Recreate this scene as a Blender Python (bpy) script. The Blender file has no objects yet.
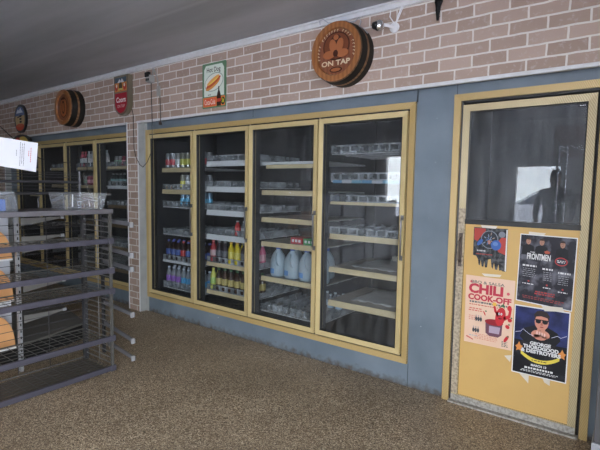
import bpy, bmesh, math, random
from mathutils import Vector, Matrix
random.seed(7)
PI = math.pi
S = bpy.context.scene
C = S.collection

# ------------------------------------------------------------------ camera
cam_d = bpy.data.cameras.new('camera'); cam = bpy.data.objects.new('camera', cam_d); C.objects.link(cam)
YAW, PITCH, ROLL = -0.6443, -0.0829, 0.0161
fw = Vector((math.sin(YAW) * math.cos(PITCH), math.cos(YAW) * math.cos(PITCH), math.sin(PITCH)))
rt0 = Vector((math.cos(YAW), -math.sin(YAW), 0)); up0 = rt0.cross(fw)
rt = math.cos(ROLL) * rt0 + math.sin(ROLL) * up0; up = -math.sin(ROLL) * rt0 + math.cos(ROLL) * up0
CAM = Vector((4.365, -2.996, 1.4187))
cam.matrix_world = Matrix(((rt.x, up.x, -fw.x, CAM.x), (rt.y, up.y, -fw.y, CAM.y), (rt.z, up.z, -fw.z, CAM.z), (0, 0, 0, 1)))
cam_d.sensor_width = 36; cam_d.lens = 36 * 452.0 / 600; cam_d.clip_start = 0.05
S.camera = cam

# ------------------------------------------------------------------ sky, portals, exposure
w = bpy.data.worlds.new('overcast_sky'); S.world = w; w.use_nodes = True
bg = w.node_tree.nodes['Background']; bg.inputs[0].default_value = (0.96, 0.98, 1.0, 1); bg.inputs[1].default_value = 9.0
S.view_settings.view_transform = 'Standard'; S.view_settings.look = 'None'
S.view_settings.exposure = 0.95; S.view_settings.gamma = 1
S.cycles.transparent_max_bounces = 24
S.cycles.max_bounces = 8; S.cycles.diffuse_bounces = 5

# storefront openings: (x0, x1, z0, z1) in the front wall y = FY
FY = -6.0
WIN = [(-0.12, 0.45, 0.80, 2.15), (2.48, 3.27, 0.02, 1.90), (4.0, 5.15, 0.25, 2.5)]  # last opening is out of view, added to let in more daylight
ADDED_RW = [(-5.8, -2.6, 0.15, 2.55)]     # unseen opening, added for daylight, in the right-hand wall x = RX: (y0, y1, z0, z1)
RX = 5.25  # unseen wall set close so daylight falls off towards the left
def portal(loc, rot, sx, sy):
    l = bpy.data.lights.new('daylight_opening', 'AREA'); l.shape = 'RECTANGLE'; l.size = sx; l.size_y = sy
    l.cycles.is_portal = True
    o = bpy.data.objects.new('daylight_opening', l); o.location = loc; o.rotation_euler = rot; C.objects.link(o)
for x0, x1, z0, z1 in WIN:
    portal(((x0 + x1) / 2, FY - 0.14, (z0 + z1) / 2), (PI / 2, 0, 0), x1 - x0, z1 - z0)
for y0, y1, z0, z1 in ADDED_RW:
    portal((RX + 0.14, (y0 + y1) / 2, (z0 + z1) / 2), (PI / 2, 0, PI / 2), y1 - y0, z1 - z0)

# ------------------------------------------------------------------ materials
def mat(name, col, rough=0.6, metal=0.0, spec=0.5, noise=None, bump=None, emit=None):
    """noise=(scale, amount, colour2); bump=(scale, strength)"""
    m = bpy.data.materials.new(name); m.use_nodes = True; nt = m.node_tree
    b = nt.nodes['Principled BSDF']
    b.inputs['Base Color'].default_value = (*col, 1); b.inputs['Roughness'].default_value = rough
    b.inputs['Metallic'].default_value = metal; b.inputs['Specular IOR Level'].default_value = spec
    tc = nt.nodes.new('ShaderNodeTexCoord')
    if noise:
        n = nt.nodes.new('ShaderNodeTexNoise'); n.inputs['Scale'].default_value = noise[0]; n.inputs['Detail'].default_value = 6
        nt.links.new(tc.outputs['Object'], n.inputs['Vector'])
        r = nt.nodes.new('ShaderNodeValToRGB'); r.color_ramp.elements[0].position = noise[3] if len(noise) > 3 else 0.35
        r.color_ramp.elements[1].position = noise[4] if len(noise) > 4 else 0.7
        r.color_ramp.elements[0].color = (*col, 1); r.color_ramp.elements[1].color = (*noise[2], 1)
        nt.links.new(n.outputs['Fac'], r.inputs['Fac'])
        mx = nt.nodes.new('ShaderNodeMix'); mx.data_type = 'RGBA'; mx.inputs[0].default_value = noise[1]
        mx.inputs[6].default_value = (*col, 1); nt.links.new(r.outputs['Color'], mx.inputs[7])
        nt.links.new(mx.outputs[2], b.inputs['Base Color'])
    if bump:
        n2 = nt.nodes.new('ShaderNodeTexNoise'); n2.inputs['Scale'].default_value = bump[0]; n2.inputs['Detail'].default_value = 5
        nt.links.new(tc.outputs['Object'], n2.inputs['Vector'])
        bp = nt.nodes.new('ShaderNodeBump'); bp.inputs['Strength'].default_value = bump[1]; bp.inputs['Distance'].default_value = 0.01
        nt.links.new(n2.outputs['Fac'], bp.inputs['Height']); nt.links.new(bp.outputs['Normal'], b.inputs['Normal'])
    return m

def glass(name, tint=(0.9, 0.93, 0.95), ior=1.5, dust=0.03, rough=0.0, dust_scale=6, streak=True):
    m = bpy.data.materials.new(name); m.use_nodes = True; nt = m.node_tree; nt.nodes.clear()
    out = nt.nodes.new('ShaderNodeOutputMaterial')
    tr = nt.nodes.new('ShaderNodeBsdfTransparent'); tr.inputs[0].default_value = (*tint, 1)
    gl = nt.nodes.new('ShaderNodeBsdfGlossy'); gl.inputs['Roughness'].default_value = rough; gl.inputs[0].default_value = (1, 1, 1, 1)
    fr = nt.nodes.new('ShaderNodeFresnel')
    ge = nt.nodes.new('ShaderNodeNewGeometry'); im = nt.nodes.new('ShaderNodeMapRange'); im.inputs[3].default_value = ior; im.inputs[4].default_value = 1 / ior
    nt.links.new(ge.outputs['Backfacing'], im.inputs[0]); nt.links.new(im.outputs[0], fr.inputs[0])
    m1 = nt.nodes.new('ShaderNodeMixShader'); nt.links.new(fr.outputs[0], m1.inputs[0]); nt.links.new(tr.outputs[0], m1.inputs[1]); nt.links.new(gl.outputs[0], m1.inputs[2])
    last = m1
    if dust:
        df = nt.nodes.new('ShaderNodeBsdfDiffuse'); df.inputs[0].default_value = (0.75, 0.77, 0.8, 1)
        tc = nt.nodes.new('ShaderNodeTexCoord'); mp = nt.nodes.new('ShaderNodeMapping')
        mp.inputs['Scale'].default_value = (dust_scale * (3 if streak else 1), dust_scale, dust_scale * 0.5 if streak else dust_scale)
        n = nt.nodes.new('ShaderNodeTexNoise'); n.inputs['Scale'].default_value = 1; n.inputs['Detail'].default_value = 8
        nt.links.new(tc.outputs['Object'], mp.inputs[0]); nt.links.new(mp.outputs[0], n.inputs['Vector'])
        r = nt.nodes.new('ShaderNodeMapRange'); r.inputs[1].default_value = 0.35; r.inputs[2].default_value = 0.75
        r.inputs[3].default_value = dust * 0.35; r.inputs[4].default_value = dust * 2
        nt.links.new(n.outputs['Fac'], r.inputs[0])
        m2 = nt.nodes.new('ShaderNodeMixShader'); nt.links.new(r.outputs[0], m2.inputs[0]); nt.links.new(m1.outputs[0], m2.inputs[1]); nt.links.new(df.outputs[0], m2.inputs[2])
        last = m2
    nt.links.new(last.outputs[0], out.inputs[0])
    return m

def brick_mat(name, along='x'):
    m = bpy.data.materials.new(name); m.use_nodes = True; nt = m.node_tree; b = nt.nodes['Principled BSDF']
    tc = nt.nodes.new('ShaderNodeTexCoord'); sp = nt.nodes.new('ShaderNodeSeparateXYZ'); cb = nt.nodes.new('ShaderNodeCombineXYZ')
    nt.links.new(tc.outputs['Object'], sp.inputs[0])
    # slightly wavy courses, like a pressed brick panel
    nt.links.new(sp.outputs['Y' if along == 'y' else 'X'], cb.inputs[0])
    sub = nt.nodes.new('ShaderNodeMath'); sub.operation = 'SUBTRACT'; sub.inputs[1].default_value = 2.105 - 0.0755 * 28
    nt.links.new(sp.outputs['Z'], sub.inputs[0]); nt.links.new(sub.outputs[0], cb.inputs[1])
    nz = nt.nodes.new('ShaderNodeTexNoise'); nz.inputs['Scale'].default_value = 9; nt.links.new(cb.outputs[0], nz.inputs['Vector'])
    sc = nt.nodes.new('ShaderNodeVectorMath'); sc.operation = 'MULTIPLY_ADD'; sc.inputs[1].default_value = (0.012, 0.012, 0); 
    nt.links.new(nz.outputs['Color'], sc.inputs[0]); nt.links.new(cb.outputs[0], sc.inputs[2])
    br = nt.nodes.new('ShaderNodeTexBrick'); nt.links.new(sc.outputs[0], br.inputs['Vector'])
    br.inputs['Scale'].default_value = 1; br.inputs['Brick Width'].default_value = 0.205; br.inputs['Row Height'].default_value = 0.0755
    br.inputs['Mortar Size'].default_value = 0.0062; br.inputs['Mortar Smooth'].default_value = 0.25; br.inputs['Bias'].default_value = -0.1
    br.inputs['Color1'].default_value = (0.33, 0.235, 0.185, 1); br.inputs['Color2'].default_value = (0.44, 0.325, 0.265, 1)
    br.inputs['Mortar'].default_value = (0.66, 0.62, 0.57, 1)
    n = nt.nodes.new('ShaderNodeTexNoise'); n.inputs['Scale'].default_value = 45; n.inputs['Detail'].default_value = 5
    nt.links.new(tc.outputs['Object'], n.inputs['Vector'])
    r = nt.nodes.new('ShaderNodeMapRange'); r.inputs[1].default_value = 0.58; r.inputs[2].default_value = 0.72; r.inputs[4].default_value = 0.55
    nt.links.new(n.outputs['Fac'], r.inputs[0])
    mx = nt.nodes.new('ShaderNodeMix'); mx.data_type = 'RGBA'; nt.links.new(r.outputs[0], mx.inputs[0])
    nt.links.new(br.outputs['Color'], mx.inputs[6]); mx.inputs[7].default_value = (0.5, 0.42, 0.38, 1)
    nt.links.new(mx.outputs[2], b.inputs['Base Color'])
    iv = nt.nodes.new('ShaderNodeMath'); iv.operation = 'SUBTRACT'; iv.inputs[0].default_value = 1; nt.links.new(br.outputs['Fac'], iv.inputs[1])
    bp = nt.nodes.new('ShaderNodeBump'); bp.inputs['Distance'].default_value = 0.004; bp.inputs['Strength'].default_value = 0.6
    nt.links.new(iv.outputs[0], bp.inputs['Height']); nt.links.new(bp.outputs['Normal'], b.inputs['Normal'])
    b.inputs['Roughness'].default_value = 0.6
    return m

def floor_mat():
    m = bpy.data.materials.new('pebble_epoxy'); m.use_nodes = True; nt = m.node_tree; b = nt.nodes['Principled BSDF']
    tc = nt.nodes.new('ShaderNodeTexCoord')
    v = nt.nodes.new('ShaderNodeTexVoronoi'); v.inputs['Scale'].default_value = 200; nt.links.new(tc.outputs['Object'], v.inputs['Vector'])
    sp = nt.nodes.new('ShaderNodeSeparateColor'); nt.links.new(v.outputs['Color'], sp.inputs[0])
    r = nt.nodes.new('ShaderNodeValToRGB'); e = r.color_ramp.elements
    e[0].position = 0.0; e[0].color = (0.06, 0.042, 0.027, 1); e[1].position = 1.0; e[1].color = (0.72, 0.61, 0.45, 1)
    for p_, c_ in ((0.3, (0.19, 0.135, 0.085, 1)), (0.6, (0.30, 0.225, 0.145, 1)), (0.85, (0.43, 0.34, 0.235, 1))):
        x = e.new(p_); x.color = c_
    nt.links.new(sp.outputs[0], r.inputs['Fac'])
    n = nt.nodes.new('ShaderNodeTexNoise'); n.inputs['Scale'].default_value = 1.6; n.inputs['Detail'].default_value = 5
    nt.links.new(tc.outputs['Object'], n.inputs['Vector'])
    mr = nt.nodes.new('ShaderNodeMapRange'); mr.inputs[1].default_value = 0.3; mr.inputs[2].default_value = 0.7; mr.inputs[3].default_value = 0.78; mr.inputs[4].default_value = 1.12
    nt.links.new(n.outputs['Fac'], mr.inputs[0])
    mu = nt.nodes.new('ShaderNodeMix'); mu.data_type = 'RGBA'; mu.blend_type = 'MULTIPLY'; mu.inputs[0].default_value = 1
    nt.links.new(r.outputs['Color'], mu.inputs[6]); nt.links.new(mr.outputs[0], mu.inputs[7])
    nt.links.new(mu.outputs[2], b.inputs['Base Color'])
    b.inputs['Roughness'].default_value = 0.42; b.inputs['Specular IOR Level'].default_value = 0.35
    bp = nt.nodes.new('ShaderNodeBump'); bp.inputs['Distance'].default_value = 0.003; bp.inputs['Strength'].default_value = 0.5
    nt.links.new(v.outputs['Distance'], bp.inputs['Height']); bp.invert = True; nt.links.new(bp.outputs['Normal'], b.inputs['Normal'])
    return m

def panel_mat():
    """blue-grey painted panel with chipped spots and a scuffed grimy foot"""
    m = bpy.data.materials.new('blue_grey_paint'); m.use_nodes = True; nt = m.node_tree; b = nt.nodes['Principled BSDF']
    tc = nt.nodes.new('ShaderNodeTexCoord'); sp = nt.nodes.new('ShaderNodeSeparateXYZ'); nt.links.new(tc.outputs['Object'], sp.inputs[0])
    n0 = nt.nodes.new('ShaderNodeTexNoise'); n0.inputs['Scale'].default_value = 3; n0.inputs['Detail'].default_value = 6; nt.links.new(tc.outputs['Object'], n0.inputs['Vector'])
    r0 = nt.nodes.new('ShaderNodeValToRGB'); r0.color_ramp.elements[0].color = (0.115, 0.15, 0.185, 1); r0.color_ramp.elements[1].color = (0.17, 0.21, 0.25, 1)
    r0.color_ramp.elements[0].position = 0.3; r0.color_ramp.elements[1].position = 0.7; nt.links.new(n0.outputs['Fac'], r0.inputs['Fac'])
    # chips
    n1 = nt.nodes.new('ShaderNodeTexNoise'); n1.inputs['Scale'].default_value = 34; n1.inputs['Detail'].default_value = 2; nt.links.new(tc.outputs['Object'], n1.inputs['Vector'])
    c1 = nt.nodes.new('ShaderNodeMapRange'); c1.inputs[1].default_value = 0.74; c1.inputs[2].default_value = 0.77; nt.links.new(n1.outputs['Fac'], c1.inputs[0])
    mx1 = nt.nodes.new('ShaderNodeMix'); mx1.data_type = 'RGBA'; nt.links.new(c1.outputs[0], mx1.inputs[0]); nt.links.new(r0.outputs['Color'], mx1.inputs[6]); mx1.inputs[7].default_value = (0.6, 0.62, 0.62, 1)
    # grime along the floor
    n2 = nt.nodes.new('ShaderNodeTexNoise'); n2.inputs['Scale'].default_value = 22; n2.inputs['Detail'].default_value = 6; nt.links.new(tc.outputs['Object'], n2.inputs['Vector'])
    z = nt.nodes.new('ShaderNodeMapRange'); z.inputs[1].default_value = 0.0; z.inputs[2].default_value = 0.12; z.inputs[3].default_value = 0.34; z.inputs[4].default_value = -0.35
    nt.links.new(sp.outputs['Z'], z.inputs[0])
    ad = nt.nodes.new('ShaderNodeMath'); ad.operation = 'ADD'; nt.links.new(n2.outputs['Fac'], ad.inputs[0]); nt.links.new(z.outputs[0], ad.inputs[1])
    g = nt.nodes.new('ShaderNodeMapRange'); g.inputs[1].default_value = 0.55; g.inputs[2].default_value = 0.95; nt.links.new(ad.outputs[0], g.inputs[0])
    mx2 = nt.nodes.new('ShaderNodeMix'); mx2.data_type = 'RGBA'; nt.links.new(g.outputs[0], mx2.inputs[0]); nt.links.new(mx1.outputs[2], mx2.inputs[6]); mx2.inputs[7].default_value = (0.075, 0.055, 0.04, 1)
    nt.links.new(mx2.outputs[2], b.inputs['Base Color']); b.inputs['Roughness'].default_value = 0.42
    bp = nt.nodes.new('ShaderNodeBump'); bp.inputs['Distance'].default_value = 0.002; bp.inputs['Strength'].default_value = 0.25
    nt.links.new(n2.outputs['Fac'], bp.inputs['Height']); nt.links.new(bp.outputs['Normal'], b.inputs['Normal'])
    return m

def ceiling_mat():
    m = bpy.data.materials.new('ceiling_board'); m.use_nodes = True; nt = m.node_tree; b = nt.nodes['Principled BSDF']
    tc = nt.nodes.new('ShaderNodeTexCoord'); mp = nt.nodes.new('ShaderNodeMapping'); mp.inputs['Scale'].default_value = (0.35, 2.2, 1)
    nt.links.new(tc.outputs['Object'], mp.inputs[0])
    n = nt.nodes.new('ShaderNodeTexNoise'); n.inputs['Scale'].default_value = 1.3; n.inputs['Detail'].default_value = 7; nt.links.new(mp.outputs[0], n.inputs['Vector'])
    r = nt.nodes.new('ShaderNodeValToRGB'); r.color_ramp.elements[0].color = (0.30, 0.303, 0.31, 1); r.color_ramp.elements[1].color = (0.42, 0.423, 0.435, 1)
    r.color_ramp.elements[0].position = 0.35; r.color_ramp.elements[1].position = 0.68; nt.links.new(n.outputs['Fac'], r.inputs['Fac'])
    # taped board joints every 1.22 m running along x
    sp = nt.nodes.new('ShaderNodeSeparateXYZ'); nt.links.new(tc.outputs['Object'], sp.inputs[0])
    md = nt.nodes.new('ShaderNodeMath'); md.operation = 'PINGPONG'; md.inputs[1].default_value = 0.42; nt.links.new(sp.outputs['Y'], md.inputs[0])
    g = nt.nodes.new('ShaderNodeMapRange'); g.inputs[1].default_value = 0.0; g.inputs[2].default_value = 0.03; g.inputs[3].default_value = 0.55; g.inputs[4].default_value = 0.0
    nt.links.new(md.outputs[0], g.inputs[0])
    mx = nt.nodes.new('ShaderNodeMix'); mx.data_type = 'RGBA'; nt.links.new(g.outputs[0], mx.inputs[0]); nt.links.new(r.outputs['Color'], mx.inputs[6]); mx.inputs[7].default_value = (0.46, 0.463, 0.47, 1)
    nt.links.new(mx.outputs[2], b.inputs['Base Color']); b.inputs['Roughness'].default_value = 0.5
    bp = nt.nodes.new('ShaderNodeBump'); bp.inputs['Distance'].default_value = 0.01; bp.inputs['Strength'].default_value = 0.3
    nt.links.new(n.outputs['Fac'], bp.inputs['Height']); nt.links.new(bp.outputs['Normal'], b.inputs['Normal'])
    return m

def grain_mat(name, c1, c2, diag=True, metal=0.15, rough=0.4, scale=55):
    m = bpy.data.materials.new(name); m.use_nodes = True; nt = m.node_tree; b = nt.nodes['Principled BSDF']
    tc = nt.nodes.new('ShaderNodeTexCoord'); mp = nt.nodes.new('ShaderNodeMapping')
    mp.inputs['Rotation'].default_value = (0, 0.5 if diag else 0, 0)
    nt.links.new(tc.outputs['Object'], mp.inputs[0])
    wv = nt.nodes.new('ShaderNodeTexWave'); wv.bands_direction = 'X'; wv.inputs['Scale'].default_value = scale; wv.inputs['Distortion'].default_value = 2.5; wv.inputs['Detail'].default_value = 2
    nt.links.new(mp.outputs[0], wv.inputs['Vector'])
    r = nt.nodes.new('ShaderNodeValToRGB'); r.color_ramp.elements[0].color = (*c1, 1); r.color_ramp.elements[1].color = (*c2, 1)
    nt.links.new(wv.outputs['Color'], r.inputs['Fac']); nt.links.new(r.outputs['Color'], b.inputs['Base Color'])
    b.inputs['Metallic'].default_value = metal; b.inputs['Roughness'].default_value = rough
    return m

M = {}
M['floor'] = floor_mat(); M['brick'] = brick_mat('brick_panel'); M['brick_side'] = brick_mat('brick_panel_side', 'y')
M['panel'] = panel_mat(); M['ceiling'] = ceiling_mat()
M['wall'] = mat('grey_wall', (0.45, 0.44, 0.43), 0.8, noise=(3, 0.6, (0.38, 0.37, 0.36)))
M['wall_dark'] = mat('dark_brown_wall', (0.10, 0.085, 0.075), 0.8)
M['trim'] = mat('white_trim', (0.66, 0.66, 0.67), 0.45, noise=(20, 0.5, (0.52, 0.51, 0.5)))
M['reveal'] = mat('grey_reveal', (0.36, 0.37, 0.36), 0.55, noise=(9, 0.6, (0.27, 0.27, 0.26)))
M['gold'] = grain_mat('gold_anodised_frame', (0.38, 0.26, 0.10), (0.52, 0.38, 0.165), scale=35)
M['gold2'] = grain_mat('gold_anodised_door_rail', (0.47, 0.36, 0.16), (0.62, 0.50, 0.26), scale=35)
M['gold3'] = grain_mat('worn_gold_rail', (0.38, 0.30, 0.16), (0.54, 0.45, 0.27), scale=30)
M['mullion'] = mat('pinkish_mullion', (0.42, 0.33, 0.27), 0.4, 0.3)
M['gasket'] = mat('black_gasket', (0.012, 0.012, 0.012), 0.5)
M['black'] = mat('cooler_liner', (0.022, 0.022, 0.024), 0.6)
M['dark'] = mat('black_paint', (0.012, 0.012, 0.013), 0.5, spec=.3)
M['chrome'] = mat('chrome', (0.75, 0.76, 0.78), 0.18, 1.0)
M['steel'] = mat('brushed_steel', (0.5, 0.51, 0.53), 0.35, 0.9)
M['wire'] = mat('white_wire', (0.55, 0.55, 0.55), 0.5)
M['pull'] = mat('grey_pull_bar', (0.16, 0.16, 0.17), 0.3, 0.7)
M['strip_w'] = mat('white_price_strip', (0.78, 0.79, 0.80), 0.4)
M['strip_t'] = mat('tan_price_strip', (0.66, 0.53, 0.31), 0.45)
M['strip_shade'] = mat('shaded_tan_price_strip', (0.20, 0.13, 0.06), 0.5)  # tan strip with shade put into its colour, for the left cooler's lower shelves
M['liner'] = mat('shelf_liner', (0.50, 0.46, 0.40), 0.7, noise=(5, 0.8, (0.36, 0.32, 0.27)))
M['liner_g'] = mat('grey_shelf_liner', (0.27, 0.25, 0.23), 0.7, noise=(7, 0.8, (0.19, 0.17, 0.15)))
M['paper'] = mat('wrinkled_paper', (0.66, 0.66, 0.65), 0.6, bump=(14, 1.0))
M['organiser'] = glass('clear_organiser', (0.86, 0.88, 0.9), 1.45, 0.22, 0.1, streak=False)
M['cglass'] = glass('cooler_door_glass', (0.86, 0.88, 0.89), 1.42, 0.009)
M['cglass2'] = glass('hazy_cooler_door_glass', (0.86, 0.88, 0.89), 1.42, 0.022)
M['wglass'] = glass('walk_in_glass', (0.80, 0.84, 0.87), 1.36, 0.055)
M['winglass'] = glass('window_glass', (0.96, 0.98, 1.0), 1.45, 0.0)
M['acrylic'] = glass('acrylic', (0.95, 0.96, 0.97), 1.45, 0.05, 0.03, streak=False)
M['rack'] = mat('purple_grey_enamel', (0.085, 0.082, 0.108), 0.35, 0.3)
M['rack_top'] = mat('pale_grey_enamel', (0.16, 0.155, 0.17), 0.35, 0.3)  # top shelf in a lighter tone than the lower ones
M['rackwire'] = mat('grey_wire', (0.10, 0.097, 0.09), 0.5, 0.3)
M['endwire'] = mat('zinc_wire', (0.19, 0.185, 0.18), 0.35, 0.4)
M['rackwire_d'] = mat('dark_wire', (0.05, 0.05, 0.055), 0.4, 0.3)
M['galv'] = mat('galvanised_steel', (0.46, 0.47, 0.50), 0.35, 0.5)
M['galv_d'] = mat('dull_steel', (0.20, 0.195, 0.185), 0.4, 0.4)
M['deck'] = mat('grey_deck', (0.12, 0.115, 0.105), 0.6)
M['arm_mid'] = mat('grey_steel_arm', (0.22, 0.22, 0.24), 0.35, 0.5)
M['orange'] = mat('orange_brown_card', (0.60, 0.30, 0.12), 0.6)
M['white'] = mat('white_plastic', (0.75, 0.75, 0.76), 0.4)
M['board'] = mat('ochre_board', (0.60, 0.38, 0.125), 0.55, noise=(6, 0.5, (0.53, 0.335, 0.115)))
M['threshold'] = mat('worn_aluminium', (0.46, 0.44, 0.40), 0.5, 0.3, noise=(70, 0.8, (0.16, 0.14, 0.12), 0.42, 0.7))
M['woodpost'] = mat('worn_rail', (0.46, 0.38, 0.27), 0.6, noise=(60, 0.85, (0.13, 0.10, 0.075), 0.42, 0.68))

def flat(name, col, rough=0.5, **k):
    if name not in M: M[name] = mat(name, col, rough, **k)
    return M[name]

# ------------------------------------------------------------------ mesh helpers
class MB:
    def __init__(self): self.bm = bmesh.new(); self.mi = 0; self.cursor = 0
    def _mark(self):
        self.bm.faces.ensure_lookup_table()
        for f in self.bm.faces[self.cursor:]: f.material_index = self.mi
        self.cursor = len(self.bm.faces)
    def m(self, i): self._mark(); self.mi = i; return self
    def box(self, x0, x1, y0, y1, z0, z1, mtx=None):
        v = [self.bm.verts.new((x, y, z)) for x in (x0, x1) for y in (y0, y1) for z in (z0, z1)]
        if mtx:
            for a in v: a.co = mtx @ a.co
        for q in ((0, 1, 3, 2), (4, 6, 7, 5), (0, 4, 5, 1), (2, 3, 7, 6), (0, 2, 6, 4), (1, 5, 7, 3)): self.bm.faces.new([v[i] for i in q])
        self._mark(); return self
    def tube(self, pts, r, n=6, caps=True):
        pts = [Vector(p) for p in pts]; rings = []
        prev = None
        for i, p in enumerate(pts):
            d = (pts[min(i + 1, len(pts) - 1)] - pts[max(i - 1, 0)]).normalized()
            if prev is None:
                a = d.orthogonal().normalized()
            else:
                a = (prev - d * prev.dot(d)); a = a.normalized() if a.length > 1e-6 else d.orthogonal().normalized()
            prev = a; b_ = d.cross(a)
            rr = r[i] if isinstance(r, (list, tuple)) else r
            rings.append([self.bm.verts.new(p + rr * (math.cos(2 * PI * k / n) * a + math.sin(2 * PI * k / n) * b_)) for k in range(n)])
        for i in range(len(rings) - 1):
            for k in range(n): self.bm.faces.new((rings[i][k], rings[i][(k + 1) % n], rings[i + 1][(k + 1) % n], rings[i + 1][k]))
        if caps: self.bm.faces.new(rings[0][::-1]); self.bm.faces.new(rings[-1])
        self._mark(); return self
    def lathe(self, prof, n=16, org=(0, 0, 0), axis='z', sx=1, sy=1, c0=True, c1=True):
        """prof: list of (r, h)."""
        o = Vector(org); rings = []
        for r, h in prof:
            if r < 1e-6: r = 1e-5
            ring = []
            for k in range(n):
                a = 2 * PI * k / n; x, y = r * math.cos(a) * sx, r * math.sin(a) * sy
                ring.append(self.bm.verts.new(o + (Vector((x, y, h)) if axis == 'z' else Vector((x, -h, y)))))
            rings.append(ring)
        for i in range(len(rings) - 1):
            for k in range(n): self.bm.faces.new((rings[i][k], rings[i][(k + 1) % n], rings[i + 1][(k + 1) % n], rings[i + 1][k]))
        if c0: self.bm.faces.new(rings[0][::-1])
        if c1: self.bm.faces.new(rings[-1])
        self._mark(); return self
    def poly(self, pts):
        self.bm.faces.new([self.bm.verts.new(p) for p in pts]); self._mark(); return self
    def prism(self, pts, d):
        d = Vector(d); a = [self.bm.verts.new(p) for p in pts]; b_ = [self.bm.verts.new(Vector(p) + d) for p in pts]
        self.bm.faces.new(a[::-1]); self.bm.faces.new(b_)
        for i in range(len(a)): self.bm.faces.new((a[i], a[(i + 1) % len(a)], b_[(i + 1) % len(a)], b_[i]))
        self._mark(); return self
    def build(self, name, mats, parent=None, smooth=False, bevel=0, fixn=True):
        self._mark()
        if fixn: bmesh.ops.recalc_face_normals(self.bm, faces=self.bm.faces)
        me = bpy.data.meshes.new(name)
        if parent is not None: off = wloc(parent)
        else:
            xs = [v.co for v in self.bm.verts]
            off = Vector(((min(c.x for c in xs) + max(c.x for c in xs)) / 2, (min(c.y for c in xs) + max(c.y for c in xs)) / 2, min(c.z for c in xs)))
            if name.startswith(('wall', 'floor', 'ceiling')): off = Vector((0, 0, 0))
        for v in self.bm.verts: v.co -= off
        self.bm.to_mesh(me); self.bm.free()
        for x in (mats if isinstance(mats, (list, tuple)) else [mats]): me.materials.append(x)
        if smooth:
            for p in me.polygons: p.use_smooth = True
            me.set_sharp_from_angle(angle=math.radians(40))
        o = bpy.data.objects.new(name, me); C.objects.link(o)
        if parent is not None: o.parent = parent
        else: o.location = off
        if bevel:
            md = o.modifiers.new('bevel', 'BEVEL'); md.width = bevel; md.segments = 2; md.limit_method = 'ANGLE'
        return o
def wloc(o):
    v = Vector((0, 0, 0))
    while o is not None: v += o.location; o = o.parent
    return v
def thing(name, label, cat, loc=(0, 0, 0), group=None):
    o = bpy.data.objects.new(name, None); o.empty_display_size = 0.05; C.objects.link(o); o.location = loc
    return tag(o, label, cat, group)
def tag(o, label, cat, group=None):
    o['label'] = label; o['category'] = cat
    if group: o['group'] = group
    return o
def struct(o, label=None, cat=None):
    o['kind'] = 'structure'
    if label: o['label'] = label
    if cat: o['category'] = cat
    return o
def dup(root, loc, rotz=0, label=None, group=None):
    r = root.copy(); C.objects.link(r); r.location = loc; r.rotation_euler = (0, 0, rotz)
    if label: r['label'] = label
    if group: r['group'] = group
    for ch in root.children:
        c = ch.copy(); C.objects.link(c); c.parent = r
        for g in ch.children:
            d = g.copy(); C.objects.link(d); d.parent = c
    return r
def text_mesh_into(mb, body, fmap, u0, v0, u1, v1, spacing=1.0, bold=0.0, keep=False):
    """letters filling the (u, v) box, mapped by fmap(u, v) into the place"""
    cu = bpy.data.curves.new('lettering', 'FONT'); cu.body = body; cu.space_character = spacing; cu.offset = bold; cu.resolution_u = 3; cu.align_x = 'CENTER'
    o = bpy.data.objects.new('lettering', cu); C.objects.link(o)
    dg = bpy.context.evaluated_depsgraph_get(); me = bpy.data.meshes.new_from_object(o.evaluated_get(dg))
    bpy.data.objects.remove(o); bpy.data.curves.remove(cu)
    xs = [v.co.x for v in me.vertices]; ys = [v.co.y for v in me.vertices]
    if not xs: return
    ax, bx, ay, by = min(xs), max(xs), min(ys), max(ys)
    vs = [mb.bm.verts.new(fmap(u0 + (v.co.x - ax) / (bx - ax) * (u1 - u0), v0 + (v.co.y - ay) / (by - ay) * (v1 - v0))) for v in me.vertices]
    for p in me.polygons:
        try: mb.bm.faces.new([vs[i] for i in p.vertices])
        except ValueError: pass
    mb._mark(); bpy.data.meshes.remove(me)
def quadmap(tl, tr, bl, br, y):
    """corners as (x, z) on the plane y; u right, v up"""
    def f(u, v, lift=0.0):
        a = Vector(bl) * (1 - u) + Vector(br) * u; b_ = Vector(tl) * (1 - u) + Vector(tr) * u; c = a * (1 - v) + b_ * v
        return Vector((c.x, y - lift, c.y))
    return f
def ell(cu, cv, ru, rv, n=18, a0=0, a1=2 * PI, rot=0):
    out = []
    for k in range(n):
        a = a0 + (a1 - a0) * k / (n if abs(a1 - a0 - 2 * PI) < 1e-6 else n - 1)
        x, y = ru * math.cos(a), rv * math.sin(a); out.append((cu + x * math.cos(rot) - y * math.sin(rot), cv + x * math.sin(rot) + y * math.cos(rot)))
    return out

# ------------------------------------------------------------------ room
LX, HZ = -6.5, 2.68
CE = 0.045; DW = 0.7525
ZB, ZT = 0.172, 2.014
CX = [0.0, -3.355]                     # left ends of the two display coolers
b = MB(); b.box(LX - .1, RX + .1, FY - .15, 1.3, -0.1, 0); struct(b.build('floor', M['floor']))
b = MB(); b.box(LX - .1, RX + .1, FY - .15, 1.3, HZ, HZ + .1); struct(b.build('ceiling', M['ceiling']))
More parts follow.
